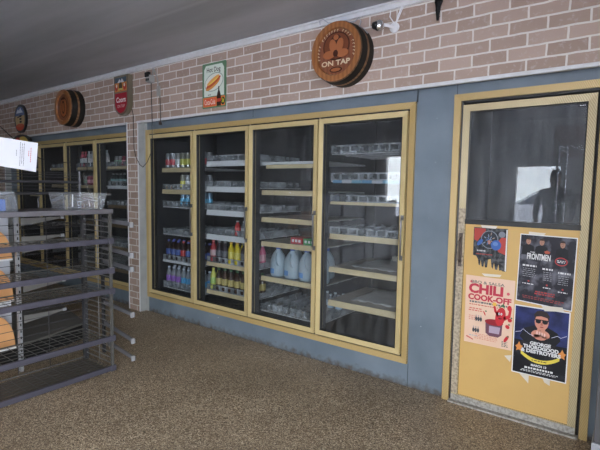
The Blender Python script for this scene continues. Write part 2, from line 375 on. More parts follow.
# back wall: painted panels around the coolers and the walk-in door
b = MB()
b.box(-0.27, 3.1 + 0.01, 0, 0.06, ZT - 0.005, 2.15); b.box(3.1, 3.375, 0, 0.06, 0, 2.15); b.box(3.375, 4.195, 0, 0.06, 2.02, 2.15)
b.box(4.195, RX, 0, 0.06, 0, 2.15); b.box(-0.06, 3.1, 0, 0.06, 0, ZB + 0.005)
b.box(-3.36, -0.25, 0, 0.06, ZT - 0.005, 2.15); b.box(-3.36, -0.25, 0, 0.06, 0, ZB + 0.005); b.box(-3.62, -3.355, 0, 0.06, 0, 2.15)
b.box(LX, -3.62, 0, 0.06, 0, 2.15)
struct(b.build('wall_back', M['panel']))
b = MB()
for x in (0.02 + 1.555, 3.103, 3.372):
    if x == 3.103: b.box(x, x + .003, -0.0015, 0.001, ZT, 2.1).box(x - .0, x + .003, -0.0015, 0.001, 0, ZB)
    else: b.box(x, x + .003, -0.0015, 0.001, 2.03, 2.1)
struct(b.build('trim_1', M['gasket']))
# brick band above and brick pilasters
b = MB(); b.box(LX, RX, -0.08, 0.06, 2.10, HZ); b.box(-0.255, -0.05, -0.08, 0.05, 0, 2.10); b.box(-4.1, -3.62, -0.08, 0.05, 0, 2.10)
struct(b.build('wall_back_brick', M['brick']))
b = MB(); b.box(-0.05, -0.046, -0.079, 0.0, 0, 2.095); b.box(-0.05, 0.0, -0.004, 0.0, 0, 2.095); b.box(-3.62, -3.616, -0.079, 0.0, 0, 2.095)
struct(b.build('trim_2', M['reveal']))
b = MB()  # white mouldings: cornice, band foot, pilaster corners
b.box(LX, RX, -0.100, -0.08, 2.634, HZ); b.box(LX, RX, -0.115, -0.08, 2.665, HZ)
b.box(-0.062, RX, -0.093, -0.079, 2.085, 2.108); b.box(-0.262, -0.250, -0.088, -0.079, 0, 2.1); b.box(-0.058, -0.046, -0.088, -0.079, 0, 2.1)
b.box(-3.63, -0.250, -0.093, -0.079, 2.085, 2.108); b.box(-3.63, -3.615, -0.088, -0.079, 0, 2.1)
struct(b.build('trim_3', M['trim'], bevel=0.003))
# other walls with openings
def wall_with_openings(name, axis, pos, a0, a1, openings, mt):
    b = MB()
    def bx(p, q, z0, z1):
        if q - p < 1e-4 or z1 - z0 < 1e-4: return
        if axis == 'y': b.box(p, q, pos - .12, pos, z0, z1)
        else: b.box(pos, pos + .12, p, q, z0, z1)
    cur = a0
    for p, q, z0, z1 in sorted(openings):
        bx(cur, p, 0, HZ); bx(p, q, 0, z0); bx(p, q, z1, HZ); cur = q
    bx(cur, a1, 0, HZ)
    return struct(b.build(name, mt))
wall_with_openings('wall_front', 'y', FY, LX, RX, WIN, M['wall'])
wall_with_openings('wall_right', 'x', RX, FY, 1.2, ADDED_RW, M['wall'])
b = MB(); b.box(LX - .12, LX, FY, 1.2, 0, HZ); struct(b.build('wall_left', M['wall_dark']))
k = 0
for x0, x1, z0, z1 in WIN:
    k += 1
    b = MB()
    for p in ((x0, x0 + .04, z0, z1), (x1 - .04, x1, z0, z1), (x0, x1, z0, z0 + .04), (x0, x1, z1 - .04, z1)): b.box(p[0], p[1], FY - .10, FY + .01, p[2], p[3])
    if k == 3: b.box((x0 + x1) / 2 - .03, (x0 + x1) / 2 + .03, FY - .10, FY + .01, z0, z1)  # mid bar of the added daylight window
    if k == 2: b.box(x0, x1, FY - .10, FY + .01, .80, .86)
    nm = 'door_2' if k == 2 else 'window_%d' % (1 if k == 1 else 2)
    fr = struct(b.build(nm, M['white']))
    g = MB(); g.box(x0 + .04, x1 - .04, FY - .06, FY - .055, z0 + .04, z1 - .04); g.build('pane', M['winglass'], fr)
for i, (y0, y1, z0, z1) in enumerate(ADDED_RW):  # frame and pane of the unseen window added for daylight
    b = MB()
    for p in ((y0, y0 + .05, z0, z1), (y1 - .05, y1, z0, z1), (y0, y1, z0, z0 + .05), (y0, y1, z1 - .05, z1)): b.box(RX - .01, RX + .10, p[0], p[1], p[2], p[3])
    fr = struct(b.build('window_%d' % (3 + i), M['white']))
    g = MB(); g.box(RX + .055, RX + .06, y0 + .05, y1 - .05, z0 + .05, z1 - .05); g.build('pane', M['winglass'], fr)
# the street outside, seen only as a reflection
b = MB(); b.box(-30, 30, -45, FY - .16, -.14, -.04); b.box(RX + .14, 30, FY - .16, 12, -.14, -.04)
struct(b.build('ground', mat('snowy_lot', (0.62, 0.62, 0.72), 0.8, noise=(0.5, 0.7, (0.45, 0.45, 0.55)))))

# ------------------------------------------------------------------ display coolers
HANDLE_X = 0.02
def cooler(X0, label):
    t = thing('display_cooler', label, 'cooler', (X0, 0, 0), 'four-door display coolers in the wall')
    b = MB(); x1 = X0 + 3.1; y0, y1 = -0.022, 0.03; c = CE
    # mitred outer frame
    def fr(b, xa, xb, za, zb, w_, ya, yb):
        o_ = [(xa, za), (xb, za), (xb, zb), (xa, zb)]; i_ = [(xa + w_, za + w_), (xb - w_, za + w_), (xb - w_, zb - w_), (xa + w_, zb - w_)]
        for k in range(4):
            p, q = k, (k + 1) % 4
            b.prism([(o_[p][0], ya, o_[p][1]), (o_[q][0], ya, o_[q][1]), (i_[q][0], ya + .006, i_[q][1]), (i_[p][0], ya + .006, i_[p][1])], (0, yb - ya, 0))
    fr(b, X0, x1, ZB, ZT, 0.043, y0, y1); b.build('frame', M['gold'], t)
    b = MB(); fr(b, X0 + .040, x1 - .040, ZB + .040, ZT - .040, 0.03, -0.004, 0.05)
    for k in (1, 2, 3):
        xm = X0 + c + DW * k; b.box(xm - .02, xm + .02, 0.0, 0.06, ZB + .04, ZT - .04)
    b.build('gasket', M['gasket'], t)
    for k in (1, 2, 3):
        xm = X0 + c + DW * k; b = MB(); b.box(xm - .005, xm + .003, -0.012, 0.0, ZB + .045, ZT - .045); b.build('mullion', M['mullion'], t)
    # insulated body behind the wall
    b = MB()
    b.box(X0 + .01, x1 - .01, 0.98, 1.02, .10, 2.10); b.box(X0 + .005, X0 + .04, .062, .98, .10, 2.10); b.box(x1 - .04, x1 - .005, .062, .98, .10, 2.10)
    b.box(X0 + .04, x1 - .04, .062, .98, 2.06, 2.10); b.box(X0 + .04, x1 - .04, .062, .98, .10, .15)
    b.build('cabinet', M['black'], t)
    for k in range(4):
        xa = X0 + c + DW * k + .007; xb = xa + DW - .014; za, zb = ZB + .058, ZT - .058
        b = MB(); fr(b, xa, xb, za, zb, 0.038, -0.032, 0.012)
        d = b.build('door', M['gold2'], t)
        b = MB(); fr(b, xa + .036, xb - .036, za + .036, zb - .036, 0.008, -0.026, 0.0); b.build('seal', M['gasket'], d)
        b = MB(); b.box(xa + .036, xb - .036, -0.006, -0.001, za + .036, zb - .036); b.build('pane', M['cglass' if k < 2 else 'cglass2'], d)
        b = MB(); hx = xb - .012
        b.tube([(hx, -.034, .93), (hx, -.052, .95), (hx, -.054, 1.20), (hx, -.034, 1.22)], .0068, 8).box(hx - .011, hx + .011, -.040, -.031, .915, .95).box(hx - .011, hx + .011, -.040, -.031, 1.20, 1.235)
        b.build('handle', M['pull'], d, smooth=True)
        # slotted standards at the bay edges
    for k in range(5):
        xm = X0 + c + DW * k
        for y in (.09, .92):
            xx = min(max(xm, X0 + .06), x1 - .06)
            b = MB(); b.box(xx - .014, xx + .014, y - (.028 if y < .5 else .012), y + (.022 if y < .5 else .012), .15, 2.06)
            b.build('upright', M['black'], t)
    return t
coolers = [cooler(CX[0], 'gold-framed glass-door drink cooler with water jugs, right of the brick pilaster'),
           cooler(CX[1], 'gold-framed glass-door drink cooler left of the brick pilaster, behind the wire racks')]

YS = .13
def cell(ck, bay, i):
    xa, xb = span(ck, bay); return xa + (xb - xa) * (i + .5) / 8
def span(ck, bay):
    xa = CX[ck] + CE + DW * bay + .028; xb = xa + DW - .056
    if bay == 0: xa += .02
    if bay == 3: xb -= .02
    return xa, xb
def shelf(ck, bay, z, strip='t', liner=None, divs=False, h=.028, wire='wire', depth=.66, tags=False):
    """one wire shelf of a bay; the top surface lies at z"""
    t = coolers[ck]; X0 = CX[ck]
    xa, xb = span(ck, bay)
    y0 = YS; b = MB(); n = 18
    for i in range(n + 1):
        x = xa + (xb - xa) * i / n; b.box(x - .0018, x + .0018, y0, y0 + depth, z - .006, z - .002)
    for y in (y0 + .005, y0 + .22, y0 + .44, y0 + depth): b.box(xa, xb, y - .004, y + .004, z - .012, z - .006)
    s = b.build('shelf', M[wire], t)
    if strip:
        b = MB(); b.prism([(xa, y0 - .004, z - h), (xa, y0 - .012, z - h), (xa, y0 - .006, z + .003), (xa, y0, z + .003)], (xb - xa, 0, 0))
        b.build('price_strip', M['strip_w'] if strip in ('w', 'wt') else M['strip_shade' if strip == 'b' else 'strip_t'], s)
        if tags:
            b = MB(); x = xa + .05; i = 0
            while x < xb - .12:
                b.m(i % 3).box(x, x + .085, y0 - .016, y0 - .011, z - h + .003, z - .001); x += .10; i += 1
            b.build('price_labels', [flat('label_blue', (0.10, 0.30, 0.55)), flat('label_pale', (0.65, 0.68, 0.72)), flat('label_teal', (0.16, 0.42, 0.60))], s)
    if tags and not strip:
        b = MB(); x = xa + .02; i = 0
        while x < xb - .08:
            b.m(i % 3).box(x, x + .085, y0 - .012, y0 - .008, z - .022, z + .002); x += .09; i += 1
        b.build('price_labels', [flat('label_blue', (0.10, 0.26, 0.42)), flat('label_pale', (0.42, 0.44, 0.46)), flat('label_teal', (0.14, 0.32, 0.42))], s)
    if liner:
        b = MB(); b.box(xa + .005, xb - .005, y0 + .003, y0 + depth - .02, z - .001, z + .003); b.build('shelf_liner', M[liner], s)
    if divs:
        b = MB(); nd = 8; wd = (xb - xa) / nd
        b.box(xa, xb, y0 + .004, y0 + .007, z, z + .012); b.box(xa, xb, y0 + .004, y0 + .007, z + .05, z + .062)
        for i in range(nd + 1): 
            x = xa + i * wd; b.box(x - .0022, x + .0022, y0 + .004, y0 + depth - .03, z + .003, z + .055); b.box(x - .009, x + .009, y0 + .003, y0 + .006, z + .002, z + .06)
        b.build('organiser', M['divider'], s)
    return xa, xb, y0
M['divider'] = glass('frosted_divider', (0.75, 0.77, 0.78), 1.45, 0.30, 0.15, streak=False)

# ---- products
def can_proto(name, c_body, c_band, label, group, h=.155, r=.031):
    t = thing(name, label, 'drink can', (0, 0, -5), group)
    z = -5
    b = MB(); b.lathe([(r * .75, z), (r * .95, z + .006), (r, z + .012), (r, z + h - .018), (r * .82, z + h - .006), (r * .82, z + h)], 14)
    b.build('can_body', flat('can_' + name + str(c_body), c_body, 0.25, metal=0.6), t, smooth=True)
    b = MB(); b.lathe([(r * 1.012, z + .03), (r * 1.012, z + h * .6)], 14); b.build('label_band', flat('band' + str(c_band), c_band, 0.35), t, smooth=True)
    b = MB(); b.lathe([(r * .80, z + h), (r * .80, z + h + .002), (r * .3, z + h + .001)], 14); b.build('can_lid', M['steel'], t, smooth=True)
    return t
def bottle_proto(name, liquid, labelc, capc, label, group, h=.22, r=.033, clear=False, cat='bottle'):
    t = thing(name, label, cat, (0, 0, -5), group); z = -5
    b = MB(); b.lathe([(r * .7, z), (r * .95, z + .006), (r, z + .02), (r * .96, z + h * .33), (r, z + h * .55), (r * .92, z + h * .66), (r * .55, z + h * .82), (r * .38, z + h * .88), (r * .38, z + h * .93)], 14)
    m_ = glass('liquid' + str(liquid), liquid, 1.4, 0.35, 0.05, streak=False) if clear else flat('drink' + str(liquid), liquid, 0.12)
    b.build('bottle_body', m_, t, smooth=True)
    b = MB(); b.lathe([(r * 1.015, z + h * .28), (r * 1.015, z + h * .56)], 14); b.build('bottle_label', flat('lab' + str(labelc), labelc, 0.35), t, smooth=True)
    b = MB(); b.lathe([(r * .46, z + h * .92), (r * .46, z + h)], 12); b.build('bottle_cap', flat('cap' + str(capc), capc, 0.4), t, smooth=True)
    return t
ORD = ['first', 'second', 'third', 'fourth', 'fifth', 'sixth', 'seventh', 'last']
def row(protos, ck, bay, z, c0, c1, rows=2, pattern=None, y=None):
    """drinks set out in the shelf's eight lanes c0..c1; the pattern names the kind in each lane"""
    for i, c in enumerate(range(c0, c1 + 1)):
        p_ = protos[(pattern[i % len(pattern)] if pattern else i % len(protos))]
        if '_base' not in p_: p_['_base'] = p_['label']
        for r_ in range(rows):
            loc = (cell(ck, bay, c), (y or YS + .045) + r_ * .078, z + .001)
            lab = p_['_base'] + (', lane %s' if False else ', %s from left in %s row') % (ORD[i], ('front', 'back')[r_])
            if not p_.get('_used'): p_.location = loc; p_['_used'] = 1; p_['label'] = lab
            else: dup(p_, loc, random.uniform(0, 6.28), lab)
def finish(protos):
    for p_ in protos:
        if not p_.get('_used'):
            for ch in list(p_.children): bpy.data.objects.remove(ch)
            bpy.data.objects.remove(p_)

# bay 1 of the right cooler
Z1 = [1.606, 1.37, 1.186, .881, .584, .283]
shelf(0, 0, Z1[0], 't', h=.045); shelf(0, 0, Z1[1], 't', h=.045, divs=True); shelf(0, 0, Z1[2], None, 'liner_g', divs=True); shelf(0, 0, Z1[3], None, divs=True)
shelf(0, 0, Z1[4], 'w', divs=True, h=.02); shelf(0, 0, Z1[5], None, divs=True)
P = [can_proto('drink_can', (0.55, 0.56, 0.58), (0.55, 0.06, 0.08), 'silver and red can, top shelf of leftmost right-cooler door', 'silver and red cans on the top shelf'),
     can_proto('drink_can', (0.6, 0.6, 0.6), (0.62, 0.64, 0.64), 'plain silver can, top shelf of leftmost right-cooler door', 'plain silver cans on the top shelf'),
     can_proto('drink_can', (0.55, 0.55, 0.45), (0.62, 0.60, 0.10), 'yellow-banded can, top shelf of leftmost right-cooler door', 'yellow cans on the top shelf')]
row(P, 0, 0, Z1[0] + .004, 0, 7, 2, [0, 0, 1, 2, 2, 1, 1, 0]); finish(P)
P = [can_proto('drink_can', (0.6, 0.6, 0.5), (0.68, 0.63, 0.12), 'yellow-banded can on the shelf above blue cans', 'yellow cans on the second shelf'),
     can_proto('drink_can', (0.6, 0.62, 0.62), (0.70, 0.71, 0.70), 'tall white can on the shelf above blue cans', 'white cans on the second shelf'),
     can_proto('drink_can', (0.3, 0.31, 0.33), (0.35, 0.36, 0.38), 'dark grey can on the shelf above blue cans', 'grey cans on the second shelf')]
row(P, 0, 0, Z1[1] + .004, 3, 7, 2, [0, 1, 1, 2, 2]); finish(P)
P = [can_proto('drink_can', (0.3, 0.45, 0.6), (0.10, 0.38, 0.58), 'tall sky-blue can, third shelf', 'blue cans on the third shelf')]
row(P, 0, 0, Z1[2] + .004, 3, 7, 2); finish(P)
for i, x in enumerate((cell(0, 0, 0) - .034, cell(0, 0, 1) - .034)):
    b = MB(); b.box(x, x + .068, .16, .38, Z1[1] + .005, Z1[1] + .05).m(1).box(x + .01, x + .058, .159, .17, Z1[1] + .012, Z1[1] + .04)
    tag(b.build('snack_box', [flat('cream_card', (0.5, 0.46, 0.4)), flat('brown_print', (0.25, 0.13, 0.07))], None, bevel=.004), ['small cream snack box on the second shelf, against the cooler side', 'small cream snack box on the second shelf, next to the yellow cans'][i], 'box')
P = [bottle_proto('soda_bottle', (0.03, 0.012, 0.01), (0.05, 0.10, 0.35), (0.08, 0.10, 0.4), 'cola bottle with blue label above the water bottles', 'cola bottles with blue labels'),
     bottle_proto('soda_bottle', (0.035, 0.012, 0.01), (0.5, 0.03, 0.03), (0.5, 0.03, 0.03), 'cola bottle with red label above the water bottles', 'cola bottles with red labels'),
     bottle_proto('soda_bottle', (0.05, 0.015, 0.01), (0.45, 0.40, 0.10), (0.5, 0.5, 0.5), 'brown bottle with yellow label above the water bottles', 'brown bottles with yellow labels')]
row(P, 0, 0, Z1[4] + .004, 0, 7, 2, [0, 0, 0, 1, 0, 1, 2, 0]); finish(P)
P = [bottle_proto('water_bottle', (0.55, 0.62, 0.70), (0.30, 0.12, 0.50), (0.6, 0.65, 0.75), 'clear water bottle with purple label, bottom shelf', 'water bottles with purple labels', clear=True),
     bottle_proto('water_bottle', (0.50, 0.62, 0.72), (0.06, 0.30, 0.55), (0.6, 0.65, 0.75), 'clear water bottle with blue label, bottom shelf', 'water bottles with blue labels', clear=True)]
row(P, 0, 0, Z1[5] + .004, 0, 7, 2, [0, 0, 0, 1, 1, 0, 1, 1]); finish(P)
# bay 2
Z2 = [1.664, 1.411, 1.175, .927, .640, .350]
for i, z in enumerate(Z2):
    shelf(0, 1, z, 'w' if i < 4 else 't', divs=True, h=.05 if i < 4 else .035, liner=None)
b = MB()
for i in range(12): b.box(.86 + i * .058, .885 + i * .058, .15, .8, .20, .215)
b.box(.83, 1.52, .15, .17, .18, .20); b.build('base_grille', M['black'], coolers[0])
P = [bottle_proto('juice_bottle', (0.45, 0.04, 0.04), (0.6, 0.1, 0.1), (0.6, 0.6, 0.6), 'small red bottle on otherwise empty fourth shelf', 'red bottles behind the second door', .15, .03),
     bottle_proto('juice_bottle', (0.5, 0.52, 0.53), (0.6, 0.6, 0.6), (0.6, 0.6, 0.6), 'small clear bottle on otherwise empty fourth shelf', 'clear bottles behind the second door', .15, .03, clear=True)]
row(P, 0, 1, Z2[3] + .004, 4, 7, 1, [0, 1, 1, 1]); finish(P)
P = [bottle_proto('juice_bottle', (0.40, 0.03, 0.04), (0.5, 0.35, 0.35), (0.65, 0.1, 0.1), 'red juice bottle on the shelf above tea bottles', 'red juice bottles behind the second door'),
     bottle_proto('juice_bottle', (0.03, 0.02, 0.03), (0.12, 0.12, 0.14), (0.2, 0.2, 0.2), 'dark drink bottle on the shelf above tea bottles', 'dark bottles behind the second door'),
     bottle_proto('juice_bottle', (0.62, 0.48, 0.02), (0.66, 0.55, 0.10), (0.7, 0.4, 0.05), 'bright yellow juice bottle on the shelf above tea bottles', 'yellow juice bottles behind the second door'),
     bottle_proto('juice_bottle', (0.60, 0.12, 0.22), (0.65, 0.3, 0.35), (0.7, 0.7, 0.7), 'pink juice bottle on the shelf above tea bottles', 'pink juice bottles behind the second door')]
row(P, 0, 1, Z2[4] + .004, 0, 7, 2, [0, 1, 1, 2, 2, 1, 3, 3]); finish(P)
P = [bottle_proto('juice_bottle', (0.50, 0.50, 0.10), (0.3, 0.45, 0.1), (0.6, 0.6, 0.1), 'green and yellow bottle beside the dark tea bottles', 'green and yellow bottles'),
     bottle_proto('tea_bottle', (0.045, 0.02, 0.012), (0.45, 0.36, 0.12), (0.05, 0.15, 0.06), 'dark tea bottle with yellow label and green cap', 'dark tea bottles', .23, .034)]
row(P, 0, 1, Z2[5] + .004, 0, 7, 2, [0, 1, 1, 1, 1, 1, 1, 1]); finish(P)
# bay 3
Z3 = [1.639, 1.385, 1.138, .915, .591, .27]
shelf(0, 2, Z3[0], 'wt', 'liner_g', h=.018)
b = MB(); b.box(1.63, 2.26, .118, .130, Z3[0] - .055, Z3[0] - .022); b.build('shelf_edge', M['strip_t'], coolers[0])
for i, z in enumerate(Z3[1:], 1): shelf(0, 2, z, 't' if i < 5 else None, 'liner' if i in (1, 2, 3) else 'liner_g', divs=(i == 5), h=.04)
for i, (x, c_, l_) in enumerate(((1.90, (0.50, 0.05, 0.06), 'low red drink carton on the shelf above the water jugs'), (2.04, (0.05, 0.30, 0.10), 'low green drink carton on the shelf above the water jugs'))):
    b = MB(); b.box(x, x + .13, .15, .30, Z3[3] + .005, Z3[3] + .06)
    b.m(1)
    for q in range(3): b.box(x + .015 + q * .036, x + .038 + q * .036, .148, .151, Z3[3] + .022, Z3[3] + .045)
    tag(b.build('drink_carton', [flat('carton%d' % i, c_), M['white']], None, bevel=.005), l_, 'carton')
# gallon jugs
def jug(loc, label):
    t = thing('water_jug', label, 'jug', loc, 'water jugs in the third bay'); x, y, z = loc
    b = MB(); r = .073
    prof = [(r * .85, 0), (r * .98, .012), (r, .03), (r, .13), (r * .96, .155), (r * .78, .195), (r * .5, .228), (r * .27, .245), (r * .27, .26)]
    b.lathe([(a, z + h) for a, h in prof], 20, (x, y, 0))
    b.build('jug_body', M['jug'], t, smooth=True)
    b = MB(); b.lathe([(.023, z + .252), (.023, z + .274)], 14, (x, y, 0)); b.build('jug_cap', flat('jug_blue', (0.05, 0.12, 0.50)), t, smooth=True)
    b = MB(); b.tube([(x + .045, y - .062, z + .10), (x + .035, y - .084, z + .135), (x + .018, y - .072, z + .185), (x + .008, y - .040, z + .222)], .011, 8); b.build('jug_handle', M['jug'], t, smooth=True)
    b = MB()
    for q in range(7):
        a0 = -PI / 2 - .95 + q * .19 - .25; a1 = a0 + .19
        b.poly([(x + r * 1.02 * math.cos(a0), y + r * 1.02 * math.sin(a0), z + .03), (x + r * 1.02 * math.cos(a1), y + r * 1.02 * math.sin(a1), z + .03), (x + r * 1.02 * math.cos(a1), y + r * 1.02 * math.sin(a1), z + .075), (x + r * 1.02 * math.cos(a0), y + r * 1.02 * math.sin(a0), z + .075)])
    b.build('jug_label', flat('jug_label', (0.16, 0.36, 0.72)), t)
    return t
M['jug'] = mat('milky_blue_plastic', (0.50, 0.62, 0.70), 0.3); M['jug'].node_tree.nodes['Principled BSDF'].inputs['Transmission Weight'].default_value = 0.35
LJ = ['blue-capped water jug at the left end of the front row', 'blue-capped water jug in the middle of the front row', 'blue-capped water jug right of the middle one in the front row', 'blue-capped water jug half hidden by the door rail at the right end']
for i, x in enumerate((1.70, 1.865, 2.03, 2.19)): jug((x, .225, Z3[4] + .004), LJ[i])
jug((1.74, .44, Z3[4] + .004), 'blue-capped water jug behind the front row at the left'); jug((2.10, .44, Z3[4] + .004), 'blue-capped water jug behind the front row at the right')
# shrink-wrapped pack under the jugs
P = [bottle_proto('water_bottle', (0.50, 0.60, 0.68), (0.45, 0.6, 0.75), (0.7, 0.75, 0.8), 'small clear bottle on the bottom below the jugs', 'small clear bottles below the jugs', .17, .03, clear=True)]
row(P, 0, 2, Z3[5] + .006, 4, 7, 2, y=.45); finish(P)
b = MB()
for i in range(9):
    x = 1.64 + i * .07; b.lathe([(.018, .245 + .03), (.024, .245 + .09)], 10, (x, .16, 0)); 
b.build('bottle_guides', M['divider'], coolers[0])
# bay 4
Z4 = [1.70, 1.50, 1.306, 1.041, .765, .486]
shelf(0, 3, Z4[0], None, divs=True); shelf(0, 3, Z4[1] - .02, None, divs=True, h=.024, tags=True); shelf(0, 3, Z4[2], 't', None, divs=True, h=.02)
shelf(0, 3, 1.041, 't', 'liner', divs=True, h=.04); shelf(0, 3, .765, 't', 'liner', h=.04); shelf(0, 3, .486, 't', 'liner', h=.045)
for z, l_ in ((.765, 'crumpled white paper sheet on the shelf with two small boxes'), (.486, 'crumpled white paper sheet on the lowest shelf of the fourth bay')):
    b = MB(); n = 14; vs = []
    for i in range(n + 1):
        vs.append([b.bm.verts.new((2.50 + .44 * i / n, .20 + .5 * j / n, z + .010 + .016 * random.random())) for j in range(n + 1)])
    for i in range(n):
        for j in range(n): b.bm.faces.new((vs[i][j], vs[i + 1][j], vs[i + 1][j + 1], vs[i][j + 1]))
    o = b.build('paper_sheet', M['paper'], None, smooth=True); md = o.modifiers.new('thick', 'SOLIDIFY'); md.thickness = .001; tag(o, l_, 'paper')
for i, x in enumerate((2.66, 2.76)):
    b = MB(); b.box(x, x + .06, .62, .68, .79, .83); tag(b.build('small_box', flat('cream_card', (0.5, 0.46, 0.4)), None, bevel=.003), ['small cream box left of its twin on papered shelf of the fourth bay', 'small cream box right of its twin on papered shelf of the fourth bay'][i], 'box')
b = MB()
for i in range(3):
    x = 2.40 + .02 * i; b.lathe([(.03, .59), (.034, .60), (.034, .70), (.012, .75), (.012, .77)], 12, (x * 1.0, .62 + i * .08, 0))
b.bm.free()
# left cooler: shelves and a few drinks
for bay in range(1, 4):
    for z in (1.64, 1.40, 1.16, .92, .64, .36): shelf(1, bay, z, 'w' if bay == 3 and z == 1.40 else ('t' if z > 1.2 else 'b'), 'liner_g' if z in (1.40, .92) else None, divs=(bay == 3 or z == 1.64), h=.035)  # lower strips take the painted-in shade tone
for z in (1.64, 1.25, .8, .4): shelf(1, 0, z, 't', h=.03)
P = [bottle_proto('soda_bottle', (0.55, 0.10, 0.14), (0.7, 0.7, 0.7), (0.6, 0.1, 0.1), 'red and white bottle high in left cooler', 'red bottles high in the left cooler', .21, .033),
     bottle_proto('soda_bottle', (0.55, 0.56, 0.56), (0.66, 0.6, 0.6), (0.6, 0.6, 0.6), 'pale bottle high in the left cooler', 'pale bottles high in the left cooler', .21, .033)]
row(P, 1, 2, 1.644, 0, 7, 1, [0, 0, 1, 1, 1, 1, 0, 1]); finish(P)
P = [can_proto('drink_can', (0.55, 0.1, 0.15), (0.65, 0.3, 0.35), 'pink and red can in the left cooler', 'pink cans in the left cooler', .12, .032),
     can_proto('drink_can', (0.5, 0.5, 0.5), (0.15, 0.35, 0.2), 'green and silver can in the left cooler', 'green cans in the left cooler', .12, .032)]
row(P, 1, 2, 1.404, 1, 6, 1, [1, 0, 0, 0, 0, 1]); [p_.__setitem__('_base', p_['_base'].replace('in the left cooler', 'behind its rightmost door')) for p_ in P]; row(P, 1, 3, 1.644, 1, 6, 1, [1, 1, 0, 1]); finish(P)
P = [bottle_proto('soda_bottle', (0.04, 0.05, 0.05), (0.15, 0.28, 0.28), (0.4, 0.4, 0.4), 'dark teal-labelled bottle in the left cooler', 'teal-labelled bottles in the left cooler', .15, .033)]
row(P, 1, 3, 1.404, 0, 6, 1); finish(P)

# ------------------------------------------------------------------ walk-in door
def frame_into(b, xa, xb, za, zb, w_, ya, yb, bottom=True):
    o_ = [(xa, za), (xb, za), (xb, zb), (xa, zb)]; wb = w_ if bottom else 0
    i_ = [(xa + w_, za + wb), (xb - w_, za + wb), (xb - w_, zb - w_), (xa + w_, zb - w_)]
    for k in range(4):
        if k == 0 and not bottom: continue
        p, q = k, (k + 1) % 4
        b.prism([(o_[p][0], ya, o_[p][1]), (o_[q][0], ya, o_[q][1]), (i_[q][0], ya + .004, i_[q][1]), (i_[p][0], ya + .004, i_[p][1])], (0, yb - ya, 0))
b = MB(); frame_into(b, 3.365, 4.205, 0.0, 2.03, .042, -.028, .06, False)
d1 = struct(b.build('door_1', M['gold']), 'gold-framed walk-in cooler door with dark window and ochre lower panel covered in posters', 'door')
b = MB(); frame_into(b, 3.405, 4.165, 0.002, 1.99, .016, -.006, .05, False); b.build('gasket', M['gasket'], d1)
b = MB(); frame_into(b, 3.420, 4.144, 0.012, 1.962, .042, -.012, .03)
sl = b.build('door_leaf', M['gold3'], d1)
b = MB(); b.box(3.4205, 3.461, -.0135, -.0120, .06, 1.30); b.build('worn_stile', M['woodpost'], sl)
b = MB(); b.box(3.421, 4.143, -.0150, -.0115, .013, .052); b.build('kick_rail', M['threshold'], sl)
b = MB(); b.box(3.458, 4.107, .002, .02, .05, 1.205); b.build('panel', M['board'], sl)
b = MB(); frame_into(b, 3.460, 4.106, 1.20, 1.924, .010, -.008, .02); b.box(3.46, 4.106, -.010, .02, 1.200, 1.232); frame_into(b, 3.458, 4.108, .048, 1.21, .005, -.004, .01)
b.build('seal', M['gasket'], sl)
b = MB(); b.box(3.468, 4.098, .004, .010, 1.228, 1.918); b.build('pane', M['wglass'], sl)
b = MB(); b.box(4.055, 4.092, .0005, .0035, 1.893, 1.909); b.m(1)
f_ = quadmap((4.058, 1.906), (4.089, 1.906), (4.058, 1.896), (4.089, 1.896), .0002)
for q in range(4): b.poly([f_(.06 + .24 * q, .25), f_(.22 + .24 * q, .25), f_(.22 + .24 * q, .75), f_(.06 + .24 * q, .75)])
b.build('badge', [M['dark'], M['chrome']], sl)
b = MB(); b.box(3.432, 3.452, -.022, -.012, .92, 1.14).m(0); b.tube([(3.442, -.022, .95), (3.442, -.05, .97), (3.442, -.05, 1.09), (3.442, -.022, 1.11)], .006, 8); b.build('handle', flat('rusty_pull', (0.10, 0.075, 0.06), 0.5, metal=.4), sl)
b = MB(); b.box(3.41, 4.16, -.045, .0, 0, .010); b.build('threshold', M['threshold'], d1)
# walk-in room behind the glass
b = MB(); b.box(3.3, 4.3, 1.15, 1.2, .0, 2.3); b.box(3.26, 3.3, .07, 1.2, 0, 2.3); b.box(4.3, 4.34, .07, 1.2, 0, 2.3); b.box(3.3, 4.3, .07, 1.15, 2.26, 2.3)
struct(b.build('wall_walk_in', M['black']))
b = MB(); b.box(3.52, 3.60, .20, .205, .9, 1.82); b.bm.free()

